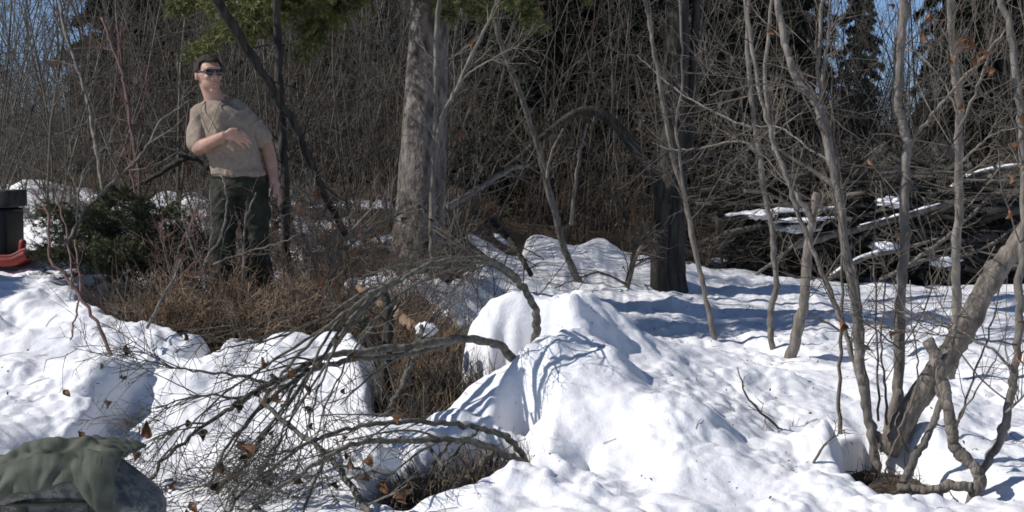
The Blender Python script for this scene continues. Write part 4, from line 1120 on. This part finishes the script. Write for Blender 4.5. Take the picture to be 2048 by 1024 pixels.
def fuse(geos, voxel, smooth=4, base=(0, 0, 0)):
    V, Fs = merge(geos)
    me = mesh_np('fuse', V - np.asarray(base), Fs)
    o = bpy.data.objects.new('fuse', me); COL.objects.link(o)
    m = o.modifiers.new('r', 'REMESH'); m.mode = 'VOXEL'; m.voxel_size = voxel; m.use_smooth_shade = True
    s_ = o.modifiers.new('s', 'SMOOTH'); s_.iterations = smooth; s_.factor = .5
    dg = bpy.context.evaluated_depsgraph_get()
    out = bpy.data.meshes.new_from_object(o.evaluated_get(dg))
    bpy.data.objects.remove(o); bpy.data.meshes.remove(me)
    return out
def displace(me, fn):
    n = len(me.vertices)
    co = np.empty(n * 3, np.float32); me.vertices.foreach_get('co', co); co = co.reshape(-1, 3)
    no = np.empty(n * 3, np.float32); me.vertices.foreach_get('normal', no); no = no.reshape(-1, 3)
    co = co + no * fn(co.astype(float), no.astype(float))[:, None]
    me.vertices.foreach_set('co', co.astype(np.float32).ravel()); me.update()

M['skin'] = mat('skin', (.35, .195, .14), (.46, .275, .21), 14, rough=.5, spec=.4)
M['shirt'] = mat('shirt', (.24, .19, .145), (.31, .25, .195), 40, rough=.9, bump=.15, bscale=200)
M['trousers'] = mat('trousers', (.018, .021, .015), (.038, .042, .028), 18, rough=.9, bump=.2, bscale=120)
M['boot'] = mat('boot', (.02, .016, .012), (.04, .03, .022), 20, rough=.6)
M['hair'] = mat('hair', (.014, .009, .006), (.05, .034, .024), 120, rough=.6, bump=.6, bscale=300)
M['lens'] = mat('lens', (.006, .006, .012), (.010, .010, .022), 5, rough=.12, spec=.7)
M['lip'] = mat('lip', (.30, .12, .10), (.38, .17, .14), 30, rough=.5)
M['teeth'] = mat('teeth', (.62, .58, .5), (.7, .66, .58), 30, rough=.4)
M['cord'] = mat('cord', (.20, .16, .11), (.28, .23, .17), 80)

D = 8.9
def J(px, py, dy=0.0): return P(px, py, D) + np.array([0, dy, 0])
foot = np.array([P(482, 675, D)[0], D, 0]); foot[2] = float(ground_z(foot[0], foot[1]))
person = Thing('person', 'person in tan T-shirt, dark trousers and sunglasses standing among brown brush', 'person', foot)
def flesh(me, name, m_, parent=None):
    return link(name, me, M[m_], parent or person.o)
# head frame: face turned to the right of the picture
yaw = math.radians(33)
fw = np.array([math.sin(yaw), -math.cos(yaw), -.02]); fw /= np.linalg.norm(fw)
sd = np.array([math.cos(yaw), math.sin(yaw), .04]); sd /= np.linalg.norm(sd)
upv = np.cross(sd, fw); upv = -upv if upv[2] < 0 else upv
HF = np.array([sd, fw, upv])
HC = J(420, 146, -.03)
def H(s_, f, u): return HC + sd * s_ + fw * f + upv * u
hand_dy = -.235
def Hd(px, py, dy=0): return J(px, py, hand_dy + dy)
floor_ = foot[2]
def leg_pts(hx, kx, ax, hy, ky):
    hip = J(hx, 372, 0); knee = J(kx, 470, -.05 + hy); ank = np.array([J(ax, 600)[0], D + ky, floor_ + .09])
    return hip, knee, ank
RL = leg_pts(455, 448, 440, 0, .02); LL = leg_pts(502, 513, 524, .02, .05)
skin_geo = [ell(HC, (.074, .094, .092), HF), ell(H(0, .022, -.062), (.058, .070, .058), HF), ell(H(0, .066, -.108), (.024, .022, .020), HF),
            ell(H(0, .070, -.052), (.040, .030, .040), HF), cap(H(0, .090, .004), H(0, .113, -.036), .010, .0135), ell(H(.012, .102, -.040), (.009, .010, .008), HF), ell(H(-.012, .102, -.040), (.009, .010, .008), HF),
            ell(H(0, .084, .026), (.052, .016, .012), HF), ell(H(.034, .070, -.030), (.022, .020, .018), HF), ell(H(-.034, .070, -.030), (.022, .020, .018), HF),
            ell(H(.077, -.012, -.018), (.011, .020, .031), HF), ell(H(-.077, -.012, -.018), (.011, .020, .031), HF),
            cap(H(0, -.018, -.07), J(432, 208, .01), .055, .062), cap(J(416, 214, .01), J(446, 214, .01), .035, .035),
            # right arm, folded across the belly
            cap(J(401, 232), J(402, 296, -.07), .054, .046), cap(J(402, 296, -.07), J(420, 291, -.13), .046, .045), cap(J(420, 291, -.13), Hd(462, 273), .045, .028),
            cap(Hd(462, 273), Hd(474, 273), .027, .028, 1, .62), cap(Hd(474, 272), Hd(489, 274), .033, .036, 1, .45),
            cap(Hd(488, 266), Hd(503, 270), .0105, .0095), cap(Hd(503, 270), Hd(513, 279, .015), .0095, .0075),
            cap(Hd(490, 272), Hd(507, 278), .0105, .0095), cap(Hd(507, 278), Hd(516, 288, .018), .0095, .0075),
            cap(Hd(489, 278), Hd(504, 285), .010, .009), cap(Hd(504, 285), Hd(511, 295, .018), .009, .007),
            cap(Hd(486, 283), Hd(498, 291), .009, .008), cap(Hd(498, 291), Hd(503, 299, .014), .008, .0065),
            cap(Hd(468, 268, -.005), Hd(478, 261, -.02), .013, .011), cap(Hd(478, 261, -.02), Hd(490, 260, -.018), .011, .008),
            # left arm, hanging
            cap(J(483, 231, .03), J(512, 268, .045), .042, .043), cap(J(512, 268, .045), J(529, 292, .05), .043, .042), cap(J(531, 292, .05), J(539, 322, .03), .044, .042), cap(J(539, 322, .03), J(549, 362, -.02), .042, .028),
            cap(J(549, 362, -.02), J(553, 370, -.025), .027, .028), cap(J(553, 371, -.025), J(557, 384, -.035), .031, .034, .55, 1),
            cap(J(558, 384, -.06), J(562, 396, -.068), .0105, .0095), cap(J(562, 396, -.068), J(559, 405, -.066), .0095, .0075),
            cap(J(559, 386, -.045), J(564, 399, -.05), .0105, .0095), cap(J(564, 399, -.05), J(561, 408, -.048), .0095, .0075),
            cap(J(558, 386, -.025), J(563, 399, -.028), .010, .009), cap(J(563, 399, -.028), J(560, 407, -.026), .009, .007),
            cap(J(557, 384, -.008), J(561, 395, -.008), .009, .008), cap(J(561, 395, -.008), J(559, 402, -.006), .008, .0065),
            cap(J(552, 374, -.055), J(553, 386, -.082), .012, .010), cap(J(553, 386, -.082), J(555, 394, -.085), .010, .008),
            # trunk and legs under the clothes
            loft([(J(433, 208), .07, .06), (J(441, 224), .105, .075), (J(450, 245), .13, .09), (J(462, 285), .13, .095), (J(472, 330), .13, .095), (J(478, 372), .155, .105), (J(479, 392), .12, .09)]),
            cap(RL[0], RL[1], .085, .06), cap(RL[1], RL[2], .058, .042), cap(LL[0], LL[1], .085, .06), cap(LL[1], LL[2], .058, .042)]
for Lg in (RL, LL):
    skin_geo.append(cap(Lg[2], Lg[2] + np.array([.02, -.16, -.055]), .045, .035))
body = flesh(fuse(skin_geo, .0055, 3, foot), 'body', 'skin')
# T-shirt
def fold(freq, amp, dirv, seed):
    def f(co, no):
        t = co @ np.asarray(dirv, float)
        v = noise3(co[:, 0] * 5 + seed, t * freq, co[:, 2] * 4)
        w = noise3(co[:, 0] * 9, co[:, 1] * 9 + seed, co[:, 2] * 9)
        return amp * (1 - 2 * np.abs(v) * 1.4) + amp * .7 * w
    return f
sh = [loft([(J(431, 201, .012), .060, .058), (J(437, 210, .01), .112, .083), (J(445, 223), .155, .102), (J(449, 243), .164, .118), (J(456, 272), .158, .122), (J(466, 308), .156, .120), (J(474, 338), .165, .122), (J(478, 350), .172, .126)]),
      cap(J(428, 212, .01), J(466, 215, .015), .042, .046), cap(J(408, 228), J(399, 260, -.02), .068, .068), cap(J(399, 260, -.02), J(400, 284, -.05), .068, .064), cap(J(481, 226, .02), J(503, 252, .04), .064, .060), cap(J(503, 252, .04), J(520, 277, .048), .060, .056)]
me = fuse(sh, .0065, 5, foot)
displace(me, fold(9, .016, (.75, .2, .6), 3))
displace(me, fold(17, .005, (-.75, .1, .6), 8))
shirt = flesh(me, 'shirt', 'shirt')
# trousers
tr = [loft([(J(479, 346), .155, .112), (J(480, 354), .170, .124), (J(479, 372), .170, .125), (J(479, 392), .150, .112)]),
      cap(RL[0], RL[1], .098, .074), cap(RL[1], RL[2] + np.array([0, 0, .12]), .074, .072), cap(LL[0], LL[1], .098, .074), cap(LL[1], LL[2] + np.array([0, 0, .12]), .074, .072),
      ell(J(430, 420, 0), (.035, .045, .06)), ell(J(528, 425, .02), (.035, .045, .06))]
me = fuse(tr, .0075, 5, foot)
displace(me, fold(14, .010, (.3, .2, .9), 5))
displace(me, fold(26, .005, (-.7, .1, .7), 9))
trousers = flesh(me, 'trousers', 'trousers')
belt = loft([(J(479, 348), .172, .126), (J(479, 356), .180, .132)], 48)
link('belt', mesh_np('belt', belt[0] - foot, belt[1]), M['boot'], trousers)
for Lg in (RL, LL):
    a = Lg[2]
    me = fuse([cap(a + np.array([0, 0, .10]), a + np.array([0, 0, -.04]), .060, .058), cap(a + np.array([0, .02, -.045]), a + np.array([.03, -.17, -.05]), .048, .045)], .008, 3, foot)
    flesh(me, 'boot', 'boot')
# hair: cropped cap of hair with an uneven hairline
V, Fs = ell(H(0, -.008, .012), (.0775, .0975, .0905), HF, 64, 44)
loc = (V - HC) @ HF.T
s_, f_, u_ = loc[:, 0], loc[:, 1], loc[:, 2]
nz = noise3(loc[:, 0] * 60, loc[:, 1] * 60, loc[:, 2] * 60)
line = np.where(f_ > .03, .058 + .020 * nz + .10 * np.abs(s_ + .01), np.where(f_ > -.03, -.004 + .6 * np.clip(f_ + .0, -.03, .05) + .008 * nz, -.055 + .01 * nz))
keep = u_ > line
V = V + (V - HC) / np.linalg.norm(V - HC, axis=1, keepdims=True) * (.006 * nz + .005 * ss(.05, .1, u_) * ss(-.05, .06, f_))[:, None]
Fs = [np.array([f for f in FF if keep[list(f)].all()]) for FF in Fs]
hair = link('hair', mesh_np('hair', V - foot, Fs), M['hair'], person.o)
sm = hair.modifiers.new('thickness', 'SOLIDIFY'); sm.thickness = .008
# sunglasses
frame_geo = [cap(H(-.058, .072, .006), H(-.078, -.01, .0), .004, .003), cap(H(.058, .072, .006), H(.078, -.01, .0), .004, .003), cap(H(-.06, .088, .014), H(0, .108, .012), .0045, .0045), cap(H(0, .108, .012), H(.06, .088, .014), .0045, .0045)]
sg = link('sunglasses', mesh_np('sunglasses', merge(frame_geo)[0] - foot, merge(frame_geo)[1]), M['lens'], person.o)
for s in (-1, 1):
    q = ell(H(.032 * s, .094, -.001), (.029, .010, .019), HF)
    link('lens', mesh_np('lens', q[0] - foot, q[1]), M['lens'], sg)
q = ell(H(0, .0965, -.068), (.024, .008, .009), HF); link('mouth', mesh_np('mouth', q[0] - foot, q[1]), M['lip'], person.o)
q = ell(H(0, .1005, -.067), (.011, .005, .0036), HF); link('teeth', mesh_np('teeth', q[0] - foot, q[1]), M['teeth'], person.o)
# neck cord hanging on the chest
cordL = smooth_line([J(447, 200, -.06), J(443, 220, -.135), J(436, 245, -.155), J(428, 266, -.165)], 6)
cordR = smooth_line([J(414, 203, -.05), J(410, 220, -.12), J(418, 245, -.155), J(428, 266, -.165)], 6)
V, Fs = merge([tubes(np.array([cordL, cordR]), np.full((2, len(cordL)), .0035), 5)])
link('neck_cord', mesh_np('neck_cord', V - foot, Fs), M['cord'], person.o)

# ------------------------------------------------------------------ rucksack and jacket, lower left
def camo():
    m, nt, b = new_mat('camouflage')
    N = nt.nodes
    tc = N.new('ShaderNodeTexCoord')
    sn = N.new('ShaderNodeVectorMath'); sn.operation = 'SNAP'; sn.inputs[1].default_value = (.006, .006, .006)
    nt.links.new(tc.outputs['Object'], sn.inputs[0])
    nz = N.new('ShaderNodeTexNoise'); nz.inputs['Scale'].default_value = 15; nz.inputs['Detail'].default_value = 3
    nt.links.new(sn.outputs[0], nz.inputs[0])
    cr = N.new('ShaderNodeValToRGB'); cr.color_ramp.interpolation = 'CONSTANT'
    e = cr.color_ramp.elements
    e[0].position = 0; e[0].color = (.07, .085, .085, 1)
    e[1].position = .42; e[1].color = (.15, .155, .135, 1)
    for p_, c_ in ((.50, (.21, .20, .195)), (.56, (.12, .13, .11)), (.63, (.25, .235, .21))):
        x = e.new(p_); x.color = (*c_, 1)
    nt.links.new(nz.outputs[0], cr.inputs[0]); nt.links.new(cr.outputs[0], b.inputs['Base Color'])
    b.inputs['Roughness'].default_value = .85
    n2 = N.new('ShaderNodeTexNoise'); n2.inputs['Scale'].default_value = 400
    nt.links.new(tc.outputs['Object'], n2.inputs[0])
    bp = N.new('ShaderNodeBump'); bp.inputs['Strength'].default_value = .2; bp.inputs['Distance'].default_value = .004
    nt.links.new(n2.outputs[0], bp.inputs['Height']); nt.links.new(bp.outputs[0], b.inputs['Normal'])
    return m
M['camo'] = camo()
M['strap'] = mat('strap', (.05, .055, .04), (.09, .095, .07), 90, rough=.8)
M['jacket'] = mat('jacket', (.060, .068, .050), (.105, .114, .086), 12, rough=.75, bump=.15, bscale=160)
RC = np.array([-1.555, 5.05, .085])
RW, RD, RH = .292, .20, .365
def sup(n=72, m=44, e1=.55, e2=.62, W=RW, Dp=RD, Hh=RH, c=None, zlo=-1.0):
    V = []
    for a in np.linspace(-math.pi / 2 + .03, math.pi / 2 - .03, m):
        for t in np.arange(n) * 2 * math.pi / n:
            ca, sa, ct, st = math.cos(a), math.sin(a), math.cos(t), math.sin(t)
            pw = lambda v, e: math.copysign(abs(v) ** e, v)
            V.append((W * pw(ca, e1) * pw(ct, e2), Dp * pw(ca, e1) * pw(st, e2), Hh * (.5 + .5 * pw(sa, e1))))
    V = np.array(V)
    q = [(i * n + j, i * n + (j + 1) % n, (i + 1) * n + (j + 1) % n, (i + 1) * n + j) for i in range(m - 1) for j in range(n)]
    V = np.concatenate([V, [V[:n].mean(0)], [V[-n:].mean(0)]])
    t = [(m * n, (j + 1) % n, j) for j in range(n)] + [(m * n + 1, (m - 1) * n + j, (m - 1) * n + (j + 1) % n) for j in range(n)]
    return V, [np.array(q), np.array(t)]
def crumple(V, amp, f=6, seed=0):
    c = V.mean(0); d = V - c; d /= np.linalg.norm(d, axis=1, keepdims=True)
    n = noise3(V[:, 0] * f + seed, V[:, 1] * f, V[:, 2] * f) + .6 * (1 - 2 * np.abs(noise3(V[:, 0] * f * 2.2, V[:, 1] * f * 2.2 + seed, V[:, 2] * f * 2.2)))
    return V + d * (amp * n)[:, None]
ruck = Thing('rucksack', 'bulging camouflage rucksack standing on the snow, lower left corner', 'rucksack', RC)
V, Fs = sup(); V = crumple(V, .014, 6, 2)
# shoulders narrow towards the right top as in a half-full sack
V[:, 2] -= (.10 * ss(.05, .30, V[:, 0]) + .05 * ss(-.1, -.3, V[:, 0])) * ss(.12, .36, V[:, 2])
ruck.part('sack', (V + RC, Fs), M['camo'])
V, Fs = sup(64, 30, .6, .6, RW * .97, RD * 1.05, .12); V = crumple(V, .012, 8, 5)
V[:, 2] -= .11 * ss(.04, .28, V[:, 0]) + .05 * ss(-.1, -.3, V[:, 0])
ruck.part('lid', (V + RC + np.array([0, -.012, .245]), Fs), M['camo'])
def band_geo(L, w, th_):
    L = smooth_line(L, 8); T = np.gradient(L, axis=0); T /= np.linalg.norm(T, axis=1, keepdims=True)
    nrm = np.array([0, -1.0, .35]); nrm /= np.linalg.norm(nrm)
    A = np.cross(T, nrm); A /= np.linalg.norm(A, axis=1, keepdims=True); N_ = np.cross(A, T)
    V = np.stack([L + A * w + N_ * th_, L - A * w + N_ * th_, L - A * w - N_ * th_, L + A * w - N_ * th_], 1).reshape(-1, 3)
    k = len(L)
    q = [(i * 4 + j, i * 4 + (j + 1) % 4, i * 4 + 4 + (j + 1) % 4, i * 4 + 4 + j) for i in range(k - 1) for j in range(4)]
    return V, np.array(q)
def front(x, z, off=.012):
    """a point on the front of the sack"""
    t = np.clip(abs(x) / RW, 0, .98); v = np.clip(abs(z / RH * 2 - 1), 0, .98)
    return RC + np.array([x, -RD * (1 - t ** 3) ** .33 * (1 - v ** 4) ** .4 - off, z])
ruck.part('strap', band_geo([front(-.14, .26), front(-.13, .18), front(-.13, .1)], .013, .003), M['strap'])
ruck.part('strap', band_geo([front(.10, .26), front(.11, .18), front(.12, .1)], .013, .003), M['strap'])
ruck.part('lid_seam', band_geo([front(-.26, .235, .022), front(-.1, .25, .026), front(.05, .255, .026), front(.16, .245, .024), front(.25, .20, .018)], .007, .004), M['strap'])
V, Fs = sup(40, 24, .5, .5, .15, .05, .17); V = crumple(V, .008, 9, 9)
ruck.part('pocket', (V + RC + np.array([.02, -RD - .01, .04]), Fs), M['camo'])
# jacket thrown over the top, falling over the left front
nu, nv = 90, 70
U, Vv = np.meshgrid(np.linspace(0, 1, nu), np.linspace(0, 1, nv), indexing='ij')
x = -.40 + U * .60
prof = 1 - np.clip(np.abs(x) / (RW * 1.08), 0, 1) ** 2.4
ztop = RH * (.74 + .26 * prof) + .02
hem = np.minimum(.225 + .095 * ss(.05, .7, U) - .10 * ss(.75, 1, U) + .010 * np.sin(U * 19), ztop - .03)            # height of the hem above the base
s_arc = Vv * (.40 + (ztop - hem))
ybk = RD * .9
flat = .40
y = np.where(s_arc < flat, ybk - s_arc, ybk - flat - .025 * np.sin(np.clip((s_arc - flat) / .06, 0, math.pi / 2)))
z = np.where(s_arc < flat, ztop - .05 * ((s_arc / flat - .55) ** 2), ztop - .01 - (s_arc - flat))
z = np.where(x < -RW, z - (-RW - x) * .9, z)
n1 = 1 - 2 * np.abs(noise3(U * 4.5 + Vv * 2.5, Vv * 3.0 - U * 2, 0 * U + 3)); n2 = noise3(U * 11 + Vv * 4, Vv * 8, 0 * U + 7)
rid = np.exp(-((Vv - .42 - .18 * U) / .055) ** 2)
rid2 = np.exp(-((Vv - .62 + .15 * U) / .04) ** 2); knot = np.exp(-(((U - .9) / .07) ** 2 + ((Vv - .75) / .2) ** 2))
n3 = (1 - np.abs(noise3(U * 7 + Vv * 5, U * -3 + Vv * 2, 0 * U + 11)) * 3.2).clip(-.6, 1) ; n4 = (1 - np.abs(noise3(U * 13 - Vv * 4, Vv * 5, 0 * U + 5)) * 3).clip(-.5, 1)
off = .012 * n1 + .008 * n2 + .011 * n3 + .006 * n4 + .022 * rid + .016 * rid2 * ss(0, .4, U) + .018 * knot
Vj = np.stack([x + .006 * n2, y - off * (s_arc >= flat) - .012, z + off * (s_arc < flat) + .012], -1).reshape(-1, 3)
q = np.array([(i * nv + j, (i + 1) * nv + j, (i + 1) * nv + j + 1, i * nv + j + 1) for i in range(nu - 1) for j in range(nv - 1)])
jk = link('jacket', mesh_np('jacket', Vj, q), M['jacket'], loc=tuple(RC))
m_ = jk.modifiers.new('cloth', 'SOLIDIFY'); m_.thickness = .010
m_ = jk.modifiers.new('soft', 'SMOOTH'); m_.iterations = 2
tag(jk, 'crumpled olive green jacket thrown over the top of the rucksack', 'jacket')

# ------------------------------------------------------------------ sled with a black case, far left
M['red_plastic'] = mat('red_plastic', (.16, .014, .01), (.26, .022, .016), 8, rough=.6, spec=.5)
M['black_case'] = mat('black_case', (.008, .008, .008), (.02, .02, .02), 20, rough=.6)
M['grey_lid'] = mat('grey_lid', (.03, .032, .028), (.07, .07, .062), 14, rough=.8)
def bevel_box(c, h, bev=.02):
    V, Fs = sup(64, 40, .12, .12, h[0], h[1], 2 * h[2]); return V + np.asarray(c) - np.array([0, 0, h[2]]), Fs
SD = 10.2
s0 = P(0, 522, SD); zs = float(top_z(s0[0] - .15, SD)[0])
SB = np.array([s0[0] - .24, SD, max(zs - .06, P(0, 524, SD)[2] - .02)])
sled = Thing('sled', 'red plastic sled with an upturned end at the left edge', 'sled', SB)
sec = []
for u in np.linspace(-1, 1, 40):                      # a shallow tray along x with raised sides and a curled right end
    xx = u * .52; lift = .05 * ss(.72, 1.0, u) ** 1.5
    sec.append([(xx, -.26, .075 + lift), (xx, -.255, .015 + lift), (xx, 0, .0 + lift), (xx, .255, .015 + lift), (xx, .26, .075 + lift)])
Vs = np.array(sec).reshape(-1, 3)
q = np.array([(i * 5 + j, (i + 1) * 5 + j, (i + 1) * 5 + j + 1, i * 5 + j + 1) for i in range(39) for j in range(4)])
tray = sled.part('tray', (Vs + SB, q), M['red_plastic'])
mm = tray.modifiers.new('wall', 'SOLIDIFY'); mm.thickness = .012
rim = tubes(np.array([[(s[0][0], s[0][1], s[0][2]) for s in sec], [(s[4][0], s[4][1], s[4][2]) for s in sec]]), np.full((2, 40), .014), 8)
sled.part('rim', (rim[0] + SB, rim[1]), M['red_plastic'])
sled.part('handle', cap(SB + np.array([.46, -.2, .06]), SB + np.array([.475, -.2, .17]), .022, .026), M['red_plastic'])
case = Thing('case', 'black case with a grey lid standing in the red sled', 'case', SB + np.array([0, 0, .03]))
cw = P(31, 450, SD)[0] - SB[0]
ch = P(0, 415, SD)[2] - SB[2] - .03
case.part('body', bevel_box(SB + np.array([cw - .30, 0, .03 + ch / 2]), (.30, .20, ch / 2)), M['black_case'])
lid_h = (P(0, 380, SD)[2] - P(0, 415, SD)[2])
case.part('lid', bevel_box(SB + np.array([cw - .29, 0, .03 + ch + lid_h / 2 + .002]), (.315, .215, lid_h / 2)), M['grey_lid'])
case.part('latch', bevel_box(SB + np.array([cw - .15, -.215, .03 + ch]), (.025, .012, .03)), M['grey_lid'])
case.part('latch', bevel_box(SB + np.array([cw - .45, -.215, .03 + ch]), (.025, .012, .03)), M['grey_lid'])
